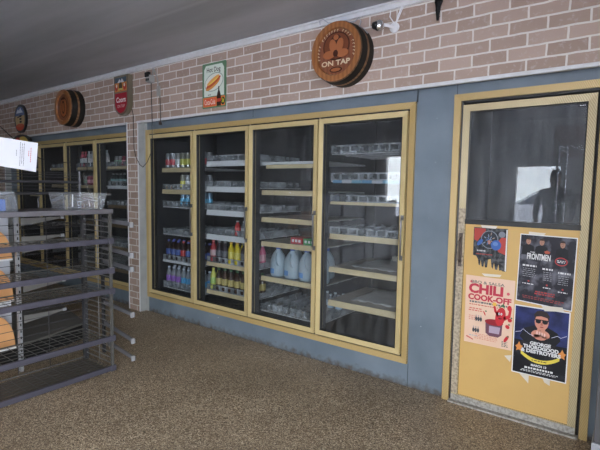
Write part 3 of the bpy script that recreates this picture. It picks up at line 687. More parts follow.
# ------------------------------------------------------------------ posters on the walk-in door
YP = -.0005
def ribbon(pts, w_, f, lift):
    out = []
    for i, (u, v) in enumerate(pts):
        a = pts[max(i - 1, 0)]; c = pts[min(i + 1, len(pts) - 1)]; dx, dy = c[0] - a[0], c[1] - a[1]; L = math.hypot(dx, dy) or 1
        out.append(((u - dy / L * w_, v + dx / L * w_), (u + dy / L * w_, v - dx / L * w_)))
    return out
class Print:
    """flat printed shapes laid on a sheet"""
    def __init__(s, fmap): s.f = fmap; s.mb = {}; s.l = {}
    def g(s, key):
        if key not in s.mb: s.mb[key] = {}
        return s.mb[key]
    def add(s, part, col, pts, lift):
        d = s.g(part); d.setdefault('c', []); d.setdefault('b', MB())
        if col not in d['c']: d['c'].append(col)
        b = d['b']; b.mi = d['c'].index(col)
        b.bm.faces.new([b.bm.verts.new(s.f(u, v, lift)) for u, v in pts]); b._mark()
    def text(s, part, col, body, u0, v0, u1, v1, lift, bold=0.02, arc=0):
        d = s.g(part); d.setdefault('c', []); d.setdefault('b', MB())
        if col not in d['c']: d['c'].append(col)
        b = d['b']; b.mi = d['c'].index(col)
        uc = (u0 + u1) / 2; hw = (u1 - u0) / 2
        text_mesh_into(b, body, lambda u, v: s.f(u, v + arc * (1 - ((u - uc) / hw) ** 2), lift), u0, v0, u1, v1, bold=bold)
    def lines(s, part, col, u0, v0, u1, v1, n, lift, seed=1, fill=.55):
        """rows of print too fine to read"""
        rnd = random.Random(seed); h = (v1 - v0) / n
        for i in range(n):
            v = v1 - (i + .5) * h; u = u0 + rnd.uniform(0, .08) * (u1 - u0); e = u1 - rnd.uniform(0, .12) * (u1 - u0)
            while u < e:
                w_ = rnd.uniform(.02, .06); w_ = min(w_, e - u)
                s.add(part, col, [(u, v - h * fill / 2), (u + w_, v - h * fill / 2), (u + w_, v + h * fill / 2), (u, v + h * fill / 2)], lift); u += w_ + .015
    def build(s, parent):
        for k_, d in s.mb.items():
            ms = []
            for c in d['c']:
                nm = 'ink_%.2f_%.2f_%.2f' % c; ms.append(flat(nm, c, 0.5, spec=.25))
            d['b'].build(k_, ms, parent, fixn=False)
def sheet(name, quad, mt, label, y=YP, outline=None, border=None, cat='poster', group=None):
    f = quadmap(*quad, y); n = 10
    t = thing(name, label, cat, f(.5, 0), group)
    b = MB(); pts = outline or [(0, 0), (1, 0), (1, 1), (0, 1)]
    b.prism([f(u, v) for u, v in pts], (0, .0012, 0)); b.build('sheet', mt, t)
    return t, Print(f)
def grad_ink(name, c0, c1, scale, lo=.4, hi=.65): return mat(name, c0, .45, spec=.25, noise=(scale, 1.0, c1, lo, hi))
# (c) chili cook-off
q = ((3.483, .868), (3.780, .866), (3.488, .424), (3.777, .424))
t, p = sheet('chili_cook_off_poster', q, mat('peach_paper', (0.74, 0.50, 0.36), .35, noise=(9, .35, (0.80, 0.62, 0.5))), 'peach chili cook-off poster with red lettering at the lower left of the door')
RED = (0.50, 0.04, 0.07); DK = (0.10, 0.12, 0.12)
p.text('lettering', DK, 'BBQ & SALSA', .12, .885, .80, .935, .0012, .01)
p.text('lettering', RED, 'CHILI', .07, .745, .78, .89, .0014, .05); p.text('lettering', RED, 'COOK-OFF', .06, .645, .95, .735, .0014, .045)
p.lines('lettering', DK, .08, .600, .93, .635, 1, .0012, 3, .7); p.lines('lettering', (0.55, 0.10, 0.08), .08, .565, .70, .590, 1, .0012, 4)
p.lines('lettering', (0.62, 0.15, 0.12), .08, .475, .40, .535, 2, .0012, 5); p.lines('lettering', (0.65, 0.28, 0.22), .08, .34, .26, .42, 3, .0012, 6)
p.lines('lettering', (0.65, 0.30, 0.22), .22, .07, .72, .16, 4, .0012, 7); p.lines('lettering', DK, .80, .03, .93, .12, 4, .0012, 8)
p.add('stars', (0.65, 0.12, 0.15), ell(.12, .91, .03, .02, 5), .0012); p.add('stars', (0.65, 0.12, 0.15), ell(.88, .80, .035, .025, 5), .0012)
# pepper, pot, small peppers, people
GR = (0.06, 0.16, 0.07); PR = (0.56, 0.03, 0.04); POT = (0.16, 0.07, 0.10)
p.add('picture', POT, [(.46, .19), (.54, .15), (.72, .15), (.79, .19), (.80, .35), (.45, .35)], .0012)
p.add('picture', (0.42, 0.33, 0.42), [(.53, .20), (.74, .20), (.76, .30), (.53, .30)], .0014)
p.add('picture', (0.30, 0.02, 0.03), ell(.625, .36, .19, .045, 18), .0014)
p.add('picture', PR, ell(.75, .46, .10, .14, 18, rot=-.35), .0016)
p.add('picture', PR, [(.62, .52), (.60, .60), (.64, .60), (.67, .53), (.74, .48), (.70, .45)], .0016); p.add('picture', PR, [(.80, .46), (.90, .50), (.92, .60), (.97, .60), (.95, .47), (.84, .41)], .0016); p.add('picture', PR, ell(.92, .60, .045, .04, 10), .0018)
p.add('picture', GR, [(.70, .585), (.76, .62), (.83, .585), (.80, .66), (.77, .61), (.74, .59)], .0020)
p.add('picture', (0.8, 0.8, 0.78), ell(.72, .50, .018, .018, 10), .0020); p.add('picture', (0.8, 0.8, 0.78), ell(.77, .50, .018, .018, 10), .0020); p.add('picture', (0.03, 0.02, 0.02), ell(.725, .50, .008, .009, 8), .0022); p.add('picture', (0.03, 0.02, 0.02), ell(.775, .50, .008, .009, 8), .0022)
p.add('picture', (0.12, 0.01, 0.01), ell(.745, .44, .04, .02, 10, PI, 2 * PI), .0020)
p.add('picture', (0.75, 0.45, 0.08), ell(.62, .625, .045, .03, 8), .0014)
for u, v, r_ in ((.90, .33, -.2), (.89, .155, .8), (.94, .43, 0), (.42, .47, -.9)):
    p.add('picture', PR, ell(u, v, .045 if v > .2 and u > .5 else (.07 if v < .2 else .04), .028 if u > .5 else .012, 12, rot=r_), .0014)
    p.add('picture', GR, ell(u + .03, v + .035, .02, .012, 6), .0016)
for u, v in ((.30, .37), (.25, .20)):
    for k in range(3): p.add('picture', (0.06, 0.06, 0.07), ell(u + (k - 1) * .05, v, .026, .035, 8), .0012); p.add('picture', (0.45, 0.35, 0.32), ell(u + (k - 1) * .05, v + .045, .014, .016, 8), .0013)
p.lines('lettering', (0.45, 0.42, 0.45), .10, .10, .32, .13, 1, .0012, 12)
p.add('picture', (0.55, 0.08, 0.08), [(.05, .08), (.20, .045), (.20, .06), (.05, .10)], .0013)
p.build(t)
# (b) dark concert poster
q = ((3.794, 1.161), (4.094, 1.157), (3.788, .748), (4.088, .728))
t, p = sheet('concert_poster', q, M['white'], 'dark concert poster with three faces at the upper right of the door')
p.f0 = p.f
b = MB(); b.poly([p.f(.015, .015, .0008), p.f(.985, .012, .0008), p.f(.985, .988, .0008), p.f(.015, .988, .0008)]); b.build('print', grad_ink('smoky_print', (0.018, 0.018, 0.026), (0.20, 0.20, 0.24), 13, .48, .72), t, fixn=False)
SK = (0.42, 0.22, 0.15); WH = (0.70, 0.70, 0.70); RD = (0.42, 0.05, 0.05)
for u in (.16, .40, .76):
    v = .90 if u != .76 else .89
    p.add('portraits', (0.012, 0.012, 0.016), [(u - .12, v - .20), (u + .12, v - .20), (u + .10, v - .07), (u + .03, v - .045), (u - .03, v - .045), (u - .10, v - .07)], .0012)
    p.add('portraits', SK, ell(u, v, .043, .048, 14), .0016); p.add('portraits', (0.05, 0.03, 0.02), ell(u, v + .022, .045, .030, 10, 0, PI), .0018)
    p.add('portraits', (0.06, 0.03, 0.03), ell(u - .015, v + .003, .008, .005, 6), .0018); p.add('portraits', (0.06, 0.03, 0.03), ell(u + .015, v + .003, .008, .005, 6), .0018); p.add('portraits', (0.25, 0.08, 0.07), ell(u, v - .024, .014, .005, 6), .0018)
p.text('lettering', WH, 'THE', .20, .735, .29, .755, .0016, .02); p.text('lettering', WH, 'FRONTMEN', .15, .64, .57, .73, .0016, .03)
p.add('emblem', (0.45, 0.10, 0.06), [(.45, .77), (.50, .79), (.56, .77), (.54, .745), (.47, .745)], .0016)
p.add('emblem', RD, ell(.755, .655, .11, .06, 16), .0014); p.add('emblem', (0.03, 0.03, 0.05), ell(.755, .655, .09, .045, 16), .0016); p.lines('emblem', WH, .68, .635, .83, .675, 2, .0018, 4)
for i, (u0, u1, v) in enumerate(((.06, .36, .545), (.44, .64, .525), (.70, .93, .50))):
    p.lines('lettering', WH, u0, v - .02, u1, v + .02, 1, .0014, 20 + i, .6); p.lines('lettering', (0.32, 0.32, 0.34), u0 + .02, v - .17, u1 - .02, v - .03, 5, .0014, 30 + i, .3)
    p.lines('lettering', WH, u0 + .03, v - .275, u1 - .03, v - .255, 1, .0014, 40 + i, .7); p.add('lettering', RD, ell((u0 + u1) / 2, v - .225, .018, .014, 8), .0014)
p.lines('lettering', RD, .33, .14, .70, .20, 2, .0014, 50, .6); p.lines('lettering', (0.28, 0.05, 0.05), .10, .06, .90, .11, 2, .0014, 51, .5)
p.build(t)
# (d) blue-black poster, man in sunglasses
q = ((3.784, .722), (4.083, .722), (3.786, .295), (4.083, .296))
t, p = sheet('concert_poster', q, M['white'], 'blue-black concert poster of a pointing man in sunglasses at the lower right of the door')
b = MB(); b.poly([p.f(.02, .50, .0008), p.f(.98, .50, .0008), p.f(.98, .985, .0008), p.f(.02, .985, .0008)]); b.build('print_top', grad_ink('navy_print', (0.010, 0.014, 0.055), (0.035, 0.05, 0.20), 9, .4, .7), t, fixn=False)
b = MB(); b.poly([p.f(.02, .015, .0008), p.f(.98, .015, .0008), p.f(.98, .50, .0008), p.f(.02, .50, .0008)]); b.build('print_bottom', grad_ink('black_print', (0.008, 0.008, 0.012), (0.05, 0.05, 0.06), 9, .5, .8), t, fixn=False)
SK = (0.62, 0.27, 0.19); BK = (0.012, 0.012, 0.016)
p.add('portrait', BK, [(.12, .55), (.20, .68), (.38, .74), (.62, .74), (.80, .68), (.86, .58), (.78, .50), (.22, .48)], .0011)
p.add('portrait', SK, [(.44, .68), (.44, .76), (.58, .76), (.58, .68)], .0013)
p.add('portrait', SK, ell(.51, .80, .125, .115, 20), .0015)
p.add('portrait', (0.03, 0.02, 0.02), [(.385, .82), (.37, .90), (.42, .95), (.50, .965), (.60, .95), (.65, .90), (.64, .82), (.61, .87), (.50, .885), (.41, .87)], .0018)
p.add('portrait', (0.01, 0.01, 0.012), [(.395, .835), (.50, .835), (.495, .79), (.46, .775), (.41, .785)], .0020); p.add('portrait', (0.01, 0.01, 0.012), [(.52, .835), (.63, .835), (.615, .785), (.565, .775), (.525, .79)], .0020); p.add('portrait', (0.01, 0.01, 0.012), [(.38, .837), (.64, .837), (.64, .825), (.38, .825)], .0021)
p.add('portrait', (0.45, 0.15, 0.10), [(.50, .79), (.525, .79), (.54, .755), (.49, .755)], .0021); p.add('portrait', (0.30, 0.06, 0.06), ell(.515, .73, .035, .008, 8), .0021)
for u, v, a, b2, r_ in ((.43, .625, .10, .055, .2), (.57, .63, .10, .055, -.15), (.50, .59, .12, .05, 0)): p.add('portrait', SK, ell(u, v, a, b2, 14, rot=r_), .0018)
for k in range(4): p.add('portrait', (0.80, 0.50, 0.42), ell(.44 + .045 * k, .645 - .008 * k, .018, .03, 8), .0021); p.add('portrait', (0.30, 0.10, 0.07), ell(.465 + .045 * k, .63 - .008 * k, .004, .026, 6), .0022)
for pts in (((.04, .60), (.14, .62), (.18, .66), (.30, .60), (.40, .58)), ((.96, .66), (.86, .62), (.80, .64), (.70, .60))):
    for (a, c) in zip(pts[:-1], pts[1:]): p.add('lightning', (0.62, 0.62, 0.78), [(a[0], a[1]), (c[0], c[1]), (c[0], c[1] + .007), (a[0], a[1] + .007)], .0023)
p.text('lettering', WH, 'GEORGE', .32, .455, .70, .505, .0024, .05); p.text('lettering', WH, 'THOROGOOD', .20, .395, .84, .45, .0024, .05); p.text('lettering', WH, '& DESTROYERS', .16, .335, .88, .39, .0024, .05)
for k in range(10):
    u0, u1 = .16 + .07 * k, .16 + .07 * (k + 1); g1 = lambda u: .315 - .105 * (1 - ((u - .51) / .36) ** 2)
    p.add('banner', (0.72, 0.58, 0.08), [(u0, g1(u0) - .012), (u1, g1(u1) - .012), (u1, g1(u1) + .045 - .02 * abs(u1 - .51)), (u0, g1(u0) + .045 - .02 * abs(u0 - .51))], .0015)
p.lines('banner', (0.12, 0.08, 0.02), .36, .225, .66, .245, 1, .0018, 60, .7)
for u in (.12, .90):
    p.add('maple_leaves', (0.65, 0.25, 0.06), [(u - .07, .40), (u - .03, .42), (u, .47), (u + .03, .42), (u + .07, .41), (u + .04, .37), (u + .05, .33), (u, .35), (u - .05, .33), (u - .04, .37)], .0018)
p.text('lettering', WH, 'MARCH 13', .36, .145, .64, .18, .0018, .04); p.lines('lettering', WH, .22, .095, .80, .130, 1, .0018, 61, .75); p.lines('lettering', (0.55, 0.55, 0.55), .14, .05, .88, .085, 2, .0018, 62, .6)
p.build(t)
# (a) small torn flyer
q = ((3.518, 1.183), (3.722, 1.183), (3.520, .918), (3.724, .916))
tab = [(0, .32), (.10, .30), (.16, .22), (.18, .10), (.22, .08), (.24, .22), (.28, .06), (.33, .05), (.35, .2), (.38, .04), (.44, .05), (.46, .24), (.54, .26), (.57, .08), (.61, .03), (.64, .18), (.68, .02), (.74, .02), (.77, .16), (.80, .01), (.86, .02), (.90, 0), (1, 0), (1, 1), (0, 1)]
t, p = sheet('torn_flyer', q, grad_ink('grey_flyer', (0.018, 0.02, 0.024), (0.10, 0.105, 0.11), 40, .42, .62), 'small torn grey flyer with red corners and ragged tear-off strips', outline=tab)
R2 = (0.42, 0.06, 0.05); B2 = (0.05, 0.12, 0.36); G2 = (0.20, 0.22, 0.25)
p.add('picture', R2, [(.02, .70), (.12, .66), (.22, .78), (.36, .88), (.36, .98), (.02, .98)], .0012); p.add('picture', R2, [(.74, .45), (.98, .38), (.98, .78), (.84, .80), (.70, .66)], .0012)
p.add('picture', G2, ell(.48, .72, .26, .22, 18), .0014); p.add('picture', (0.03, 0.035, 0.045), ell(.48, .72, .235, .20, 18), .0015)
for k in range(14):
    a = k * 2.4; r_ = .03 + .012 * k; p.add('picture', ((0.20, 0.25, 0.33), (0.10, 0.17, 0.32), (0.30, 0.22, 0.18))[k % 3], ell(.48 + r_ * math.cos(a), .72 + r_ * math.sin(a) * .9, .045, .014, 7, rot=a), .0016 + .00005 * k)
p.add('picture', B2, ell(.68, .60, .15, .12, 16), .0026); p.add('picture', (0.12, 0.22, 0.48), ell(.66, .63, .08, .05, 10), .0028); p.add('picture', B2, ell(.20, .64, .11, .05, 12, rot=.7), .0017)
p.add('picture', G2, ell(.84, .86, .10, .07, 12), .0014); p.add('picture', (0.45, 0.2, 0.15), ell(.47, .66, .05, .05, 9), .0019)
p.lines('lettering', (0.55, 0.55, 0.55), .10, .42, .38, .46, 1, .0014, 70, .8); p.lines('lettering', R2, .08, .345, .62, .375, 1, .0014, 71, .8)
p.add('margin', (0.7, 0.7, 0.7), [(.955, .02), (.995, .0), (.995, .98), (.96, .98)], .0016)
p.build(t)
# scraps of tape and torn corners left on the board
k = 0
for pts, l_ in ((((3.58, .888), (3.70, .893), (3.69, .878), (3.60, .872)), 'torn white tape scrap above the peach poster'),
                (((3.74, .385), (3.783, .398), (3.775, .352)), 'small torn white corner left of the blue-black poster'),
                (((3.83, .297), (3.885, .300), (3.885, .245)), 'pointed white paper scrap below the blue-black poster'),
                (((3.96, .297), (4.0, .297), (4.0, .262), (3.97, .275)), 'curled white tape scrap below the blue-black poster'),
                (((3.93, .738), (4.04, .745), (4.05, .722), (4.0, .715), (3.95, .708)), 'wrinkled white tape between the two dark posters'),
                (((3.84, 1.176), (3.93, 1.172), (3.92, 1.158), (3.84, 1.160)), 'pale tape strip above the dark three-face poster'),
                (((3.56, 1.198), (3.66, 1.196), (3.65, 1.180), (3.57, 1.182)), 'pale tape strip above the torn grey flyer')):
    b = MB(); b.prism([(x, -.0032, z) for x, z in pts], (0, .0006, 0)); tag(b.build('tape_scrap', flat('tape', (0.66, 0.60, 0.50), .3)), l_, 'tape')

# ------------------------------------------------------------------ signs on the brick
YB = -.0805
def rounded_rect(x0, x1, z0, z1, r, n=5):
    out = []
    for cx, cz, a in ((x1 - r, z0 + r, -PI / 2), (x1 - r, z1 - r, 0), (x0 + r, z1 - r, PI / 2), (x0 + r, z0 + r, PI)):
        for k in range(n + 1): out.append((cx + r * math.cos(a + PI / 2 * k / n), cz + r * math.sin(a + PI / 2 * k / n)))
    return out
# hot dog tin sign
x0, x1, z0, z1 = 1.005, 1.322, 2.140, 2.548
t = thing('hot_dog_sign', 'flat green tin sign with a hot dog and a soda bottle', 'sign', ((x0 + x1) / 2, YB - .004, z0))
b = MB(); b.prism([(x, YB - .006, z) for x, z in rounded_rect(x0, x1, z0, z1, .012)], (0, .005, 0)); b.build('plate', flat('sign_green', (0.09, 0.19, 0.10), .35), t)
p = Print(quadmap((x0, z1), (x1, z1), (x0, z0), (x1, z0), YB - .0062))
CR = (0.62, 0.68, 0.60); OR = (0.68, 0.20, 0.05); BR = (0.03, 0.012, 0.01)
p.add('printed_field', CR, [(.08, .26), (.92, .26), (.92, .86), (.84, .95), (.16, .95), (.08, .86)], .0006)
p.text('lettering', BR, 'Hot Dog', .20, .76, .78, .90, .0016, .01)
p.add('printed_field', (0.28, 0.36, 0.30), ell(.50, .57, .40, .20, 24, rot=.15), .0009); p.add('printed_field', (0.70, 0.70, 0.62), ell(.50, .57, .375, .18, 24, rot=.15), .0012)
p.add('picture', (0.62, 0.26, 0.07), ell(.46, .52, .32, .075, 18, rot=.35), .0016); p.add('picture', (0.50, 0.09, 0.03), ell(.48, .565, .33, .055, 18, rot=.35), .0019); p.add('picture', (0.74, 0.36, 0.10), ell(.47, .61, .28, .05, 18, rot=.35), .0022); p.add('picture', (0.78, 0.60, 0.10), ell(.49, .59, .24, .012, 12, rot=.35), .0025)
p.add('printed_field', OR, [(.04, .03), (.96, .03), (.96, .24), (.04, .24)], .0009)
p.add('printed_field', (0.62, 0.10, 0.05), [(.06, .05), (.58, .05), (.58, .22), (.06, .22)], .0012)
p.text('lettering', (0.75, 0.55, 0.45), 'Coca-Cola', .10, .075, .56, .20, .0016, .02)
p.add('picture', BR, [(.62, .03), (.80, .03), (.80, .22), (.77, .32), (.735, .38), (.73, .46), (.69, .46), (.685, .38), (.65, .32), (.62, .22)], .0020); p.add('picture', (0.45, 0.05, 0.03), [(.62, .12), (.80, .12), (.80, .19), (.62, .19)], .0022)
p.add('picture', (0.02, 0.025, 0.015), ell(.88, .13, .085, .085, 14), .0020); p.text('lettering', (0.62, 0.60, 0.05), '5¢', .83, .075, .93, .19, .0024, .03)
p.lines('lettering', BR, .24, .285, .40, .305, 1, .0016, 5, .8)
p.build(t)
# Coors sign, shield-shaped box
xa, xb, za, zb = -.478, -.150, 2.155, 2.628; yf, yb = YB - .062, YB
shield = [(xa, zb), (xa, za + .10), (xa + .03, za + .055), ((xa + xb) / 2 - .05, za + .012), ((xa + xb) / 2, za), ((xa + xb) / 2 + .05, za + .012), (xb - .03, za + .055), (xb, za + .10), (xb, zb)]
# drawn in at the face
xa2, xb2 = -.407, -.128
def sh(x0_, x1_, z0_, z1_):
    c = (x0_ + x1_) / 2; w_ = (x1_ - x0_) / 2
    return [(x0_, z1_), (x0_, z0_ + .11), (c - w_ * .8, z0_ + .055), (c - w_ * .45, z0_ + .016), (c, z0_), (c + w_ * .45, z0_ + .016), (c + w_ * .8, z0_ + .055), (x1_, z0_ + .11), (x1_, z1_)]
t = thing('beer_sign', 'shield-shaped lighted beer sign reading Coors, above the brick pilaster', 'sign', ((xa2 + xb2) / 2, YB, 2.155))
b = MB(); b.prism([(x, yf, z) for x, z in sh(xa2, xb2, 2.180, 2.612)], (0, .06, 0)); b.build('casing', flat('bronze_plastic', (0.17, 0.145, 0.10), .4, metal=.3), t, bevel=.006)
fmap = quadmap((xa2 + .02, 2.595), (xb2 - .02, 2.595), (xa2 + .02, 2.20), (xb2 - .02, 2.20), yf)
p = Print(fmap)
p.add('lower_panel', (0.33, 0.015, 0.03), [(.02, .56), (.02, .24), (.13, .12), (.3, .04), (.5, .01), (.7, .04), (.87, .12), (.98, .24), (.98, .56)], .002)
p.add('upper_panel', (0.55, 0.22, 0.05), [(.02, .60), (.98, .60), (.98, .98), (.02, .98)], .002)
p.add('upper_panel', (0.06, 0.10, 0.14), [(.02, .84), (.98, .84), (.98, .98), (.02, .98)], .003); p.add('upper_panel', (0.60, 0.62, 0.66), [(.25, .84), (.42, .94), (.52, .88), (.62, .95), (.80, .84)], .004)
p.add('upper_panel', (0.42, 0.05, 0.03), ell(.16, .72, .12, .10, 10), .004); p.add('upper_panel', (0.42, 0.05, 0.03), ell(.84, .72, .12, .10, 10), .004); p.add('upper_panel', (0.07, 0.05, 0.02), ell(.5, .74, .14, .13, 10), .004); p.add('upper_panel', (0.75, 0.66, 0.5), ell(.19, .76, .06, .05, 8), .005); p.add('upper_panel', (0.75, 0.66, 0.5), ell(.82, .76, .06, .05, 8), .005)
p.add('upper_panel', (0.5, 0.45, 0.12), ell(.5, .66, .2, .03, 10), .005)
p.text('lettering', (0.78, 0.74, 0.72), 'Coors', .14, .30, .90, .45, .004, .03); p.text('lettering', (0.62, 0.45, 0.42), 'ON TAP', .22, .16, .82, .24, .004, .02)
p.build(t)
# round oval beer sign far left
def oval_sign(cx, cz, rx, rz, label, full=True):
    t = thing('oval_sign', label, 'sign', (cx, YB, cz - rz)); b = MB()
    b.prism([(cx + u, YB - .03, cz + v) for u, v in ell(0, 0, rx, rz, 32)], (0, .03, 0)); b.build('plate', flat('sign_black', (0.018, 0.016, 0.016), .35), t)
    p = Print(quadmap((cx - rx, cz + rz), (cx + rx, cz + rz), (cx - rx, cz - rz), (cx + rx, cz - rz), YB - .03))
    if full:
        p.add('picture', (0.50, 0.36, 0.18), ell(.5, .5, .40, .42, 28), .001); p.add('picture', (0.12, 0.17, 0.32), ell(.5, .60, .385, .32, 20, 0, PI), .002)
        p.add('picture', (0.65, 0.70, 0.78), [(.2, .70), (.36, .84), (.45, .78), (.56, .88), (.78, .70)], .003); p.add('picture', (0.55, 0.07, 0.03), ell(.5, .26, .36, .18, 18, PI, 2 * PI), .003); p.add('picture', (0.55, 0.12, 0.05), ell(.5, .27, .33, .06, 12), .004)
        for v in (.62, .52, .42): p.add('picture', (0.02, 0.02, 0.02), [(.48, v), (.66, v), (.66, v - .065), (.48, v - .065)], .004)
        p.add('picture', (0.03, 0.03, 0.05), [(.30, .57), (.70, .62), (.70, .58), (.30, .53)], .005)
    else:
        p.add('picture', (0.60, 0.42, 0.10), ell(.60, .52, .28, .36, 20), .001); p.add('picture', (0.5, 0.05, 0.04), ell(.36, .55, .16, .3, 14), .002)
    p.build(t)
oval_sign(-2.945, 2.352, .195, .205, 'oval beer sign with mountain and red base, highest on the far brick')
oval_sign(-2.955, 2.00, .33, .125, 'black-rimmed oval sign half hidden behind the hanging white paper', False)
# barrel-end signs
def barrel(cx, cz, r, depth, label, text, carve):
    t = thing('barrel_sign', label, 'sign', (cx, YB, cz - r)); y0 = YB
    wood = M['barrel_wood']; 
    b = MB(); prof = []
    N = 7
    for k in range(N + 1):
        f_ = k / N; prof.append((r * (1.0 - .06 * f_ ** 2), f_ * depth))
    b.lathe(prof, 40, (cx, y0, cz), 'y', c1=False); b.build('staves', wood, t, smooth=True)
    for f0, f1 in ((.0, .40), (.54, .95)):
        b = MB(); b.lathe([(r * (1.0 - .06 * f0 ** 2) + .003, f0 * depth), (r * (1.0 - .06 * f1 ** 2) + .004, f1 * depth)], 40, (cx, y0, cz), 'y', c0=False, c1=False); b.build('hoop', M['hoop'], t, smooth=True)
    b = MB(); R = r * .94; n = 40; yy = y0 - depth
    rings = [(R, 0), (R, -.006), (R * .80, -.006), (R * .77, .012), (0.001, .012)]
    b.lathe([(a, -c) for a, c in rings], n, (cx, yy, cz), 'y', c0=False); b.build('barrel_head', M['barrel_face'], t, smooth=False)
    b = MB(); b.lathe([(R * .765, .0), (R * .765, .003)], 40, (cx, yy + .0125, cz), 'y'); b.build('carved_panel', M['barrel_inner'], t)
    f = quadmap((cx - R, cz + R), (cx + R, cz + R), (cx - R, cz - R), (cx + R, cz - R), yy + .009)
    p = Print(f); DKW = (0.06, 0.016, 0.008); LT = (0.33, 0.115, 0.045); CRM = (0.62, 0.52, 0.36)
    # shallow carved relief: two seated bears around a keg-like mound
    def relief(col, pts, l0, h):
        b2 = p.g('carving'); b2.setdefault('c', []); b2.setdefault('b', MB())
        if col not in b2['c']: b2['c'].append(col)
        bb = b2['b']; bb.mi = b2['c'].index(col); bb.prism([f(u, v, l0) for u, v in pts], (0, -h, 0))
    if carve:
        relief(DKW, ell(.5, .60, .27, .24, 24), .0005, .001); relief((0.15, 0.045, 0.02), ell(.5, .60, .245, .215, 24), .001, .003)
        relief(DKW, ell(.5, .62, .13, .17, 18), .003, .002); relief(LT, ell(.44, .60, .07, .12, 14, rot=.2), .004, .004); relief(LT, ell(.58, .60, .07, .12, 14, rot=-.2), .004, .004)
        relief(LT, ell(.36, .46, .12, .07, 14), .004, .005); relief(LT, ell(.64, .46, .12, .07, 14), .004, .005); relief(DKW, ell(.5, .47, .05, .06, 12), .004, .006); relief(LT, ell(.5, .74, .05, .045, 12), .004, .005)
        p.text('lettering', CRM, text, .21, .27, .79, .36, .006, .03)
        # arc of small raised letters along the rim
        d = p.g('rim_lettering'); d['c'] = [CRM]; d['b'] = MB()
        for k in range(24):
            a = PI * (1.08 - 1.16 * k / 23)
            if k in (5, 13, 18): continue
            for w0, w1, r0, r1 in ((-.02, -.008, .335, .375), (-.02, .018, .363, .375)):
                d['b'].poly([f(.5 + rr * math.cos(a - ww), .5 + rr * math.sin(a - ww), .004) for ww, rr in ((w0 * 2, r0), (w1 * 2, r0), (w1 * 2, r1), (w0 * 2, r1))])
        d['b']._mark()
        relief(DKW, ell(.5, .20, .13, .05, 16), .0005, .001); relief(LT, ell(.5, .20, .10, .03, 16), .001, .003)
    else:
        relief(DKW, ell(.5, .5, .22, .30, 20), .0005, .001); relief(LT, ell(.5, .5, .19, .27, 20), .001, .003); relief(DKW, ell(.5, .5, .09, .19, 16), .003, .003); relief(LT, ell(.5, .5, .05, .14, 12), .005, .003); relief(DKW, [(.38, .72), (.62, .72), (.60, .77), (.40, .77)], .005, .003)
    p.build(t)
    return t
M['barrel_wood'] = grain_mat('barrel_stave', (0.16, 0.075, 0.03), (0.27, 0.14, 0.06), False, 0, .45, 14)
M['barrel_face'] = grain_mat('barrel_head', (0.23, 0.085, 0.027), (0.31, 0.125, 0.042), False, 0, .35, 9)
M['barrel_inner'] = grain_mat('barrel_inner', (0.15, 0.045, 0.02), (0.21, 0.068, 0.03), False, 0, .35, 9)
M['hoop'] = mat('black_hoop', (0.012, 0.011, 0.010), .55, spec=.25)
big_barrel = barrel(2.580, 2.378, .218, .155, 'big round barrel-end sign reading ON TAP over the cooler', 'ON TAP', True)
barrel(-1.370, 2.352, .222, .165, 'barrel-end sign with plain carved head, left of the Coors sign', '', False)

# sensor box with conduit and wires
t = thing('sensor_box', 'small black and grey alarm sensor box under the cornice', 'sensor', (.245, YB, 2.50))
b = MB(); b.box(.205, .275, -.155, -.09, 2.475, 2.545); b.build('housing', flat('grey_plastic', (0.33, 0.32, 0.30), .5), t, bevel=.005)
b = MB(); b.box(.198, .268, -.163, -.135, 2.525, 2.575); b.build('hood', M['dark'], t, bevel=.005)
b = MB(); b.box(.212, .235, -.158, -.154, 2.485, 2.51).box(.243, .266, -.158, -.154, 2.485, 2.51); b.build('lens', M['dark'], t)
b = MB(); b.tube([(.24, -.09, 2.55), (.26, -.10, 2.62), (.30, -.115, 2.60), (.335, -.10, 2.50), (.34, -.095, 2.42)], .007, 8).box(.322, .362, -.105, -.085, 2.33, 2.43); b.build('conduit', flat('grey_plastic', (0.33, 0.32, 0.30)), t)
b = MB(); b.tube([(.372, -.10, 2.328), (.372, -.10, 2.30), (.376, -.10, 2.18), (.38, -.10, 2.105), (.382, -.105, 2.07)], .004, 6).box(.368, .392, -.115, -.095, 2.035, 2.07)
tag(b.build('sensor_cable', flat('brown_cable', (0.06, 0.045, 0.04), .5)), 'thin brown cable hanging from the sensor conduit with a dark plug end', 'cable')
b = MB(); b.tube([(.225, -.10, 2.475), (.228, -.098, 2.20), (.232, -.098, 2.10), (.235, -.10, 1.95), (.232, -.10, 1.80), (.19, -.10, 1.73), (.14, -.10, 1.66), (.06, -.10, 1.61), (.0, -.10, 1.64), (-.07, -.10, 1.73), (-.10, -.10, 1.82), (-.105, -.098, 2.0), (-.11, -.098, 2.18), (-.14, -.09, 2.24)], .0035, 6)
tag(b.build('hanging_cable', M['dark']), 'thin black cable looping from the beer sign across the cooler corner to the sensor', 'cable')
b = MB(); b.tube([(.165, -.03, 2.04), (.155, -.035, 2.045), (.15, -.035, 1.98), (.152, -.035, 1.8), (.148, -.035, 1.74)], .004, 6); b.bm.free()
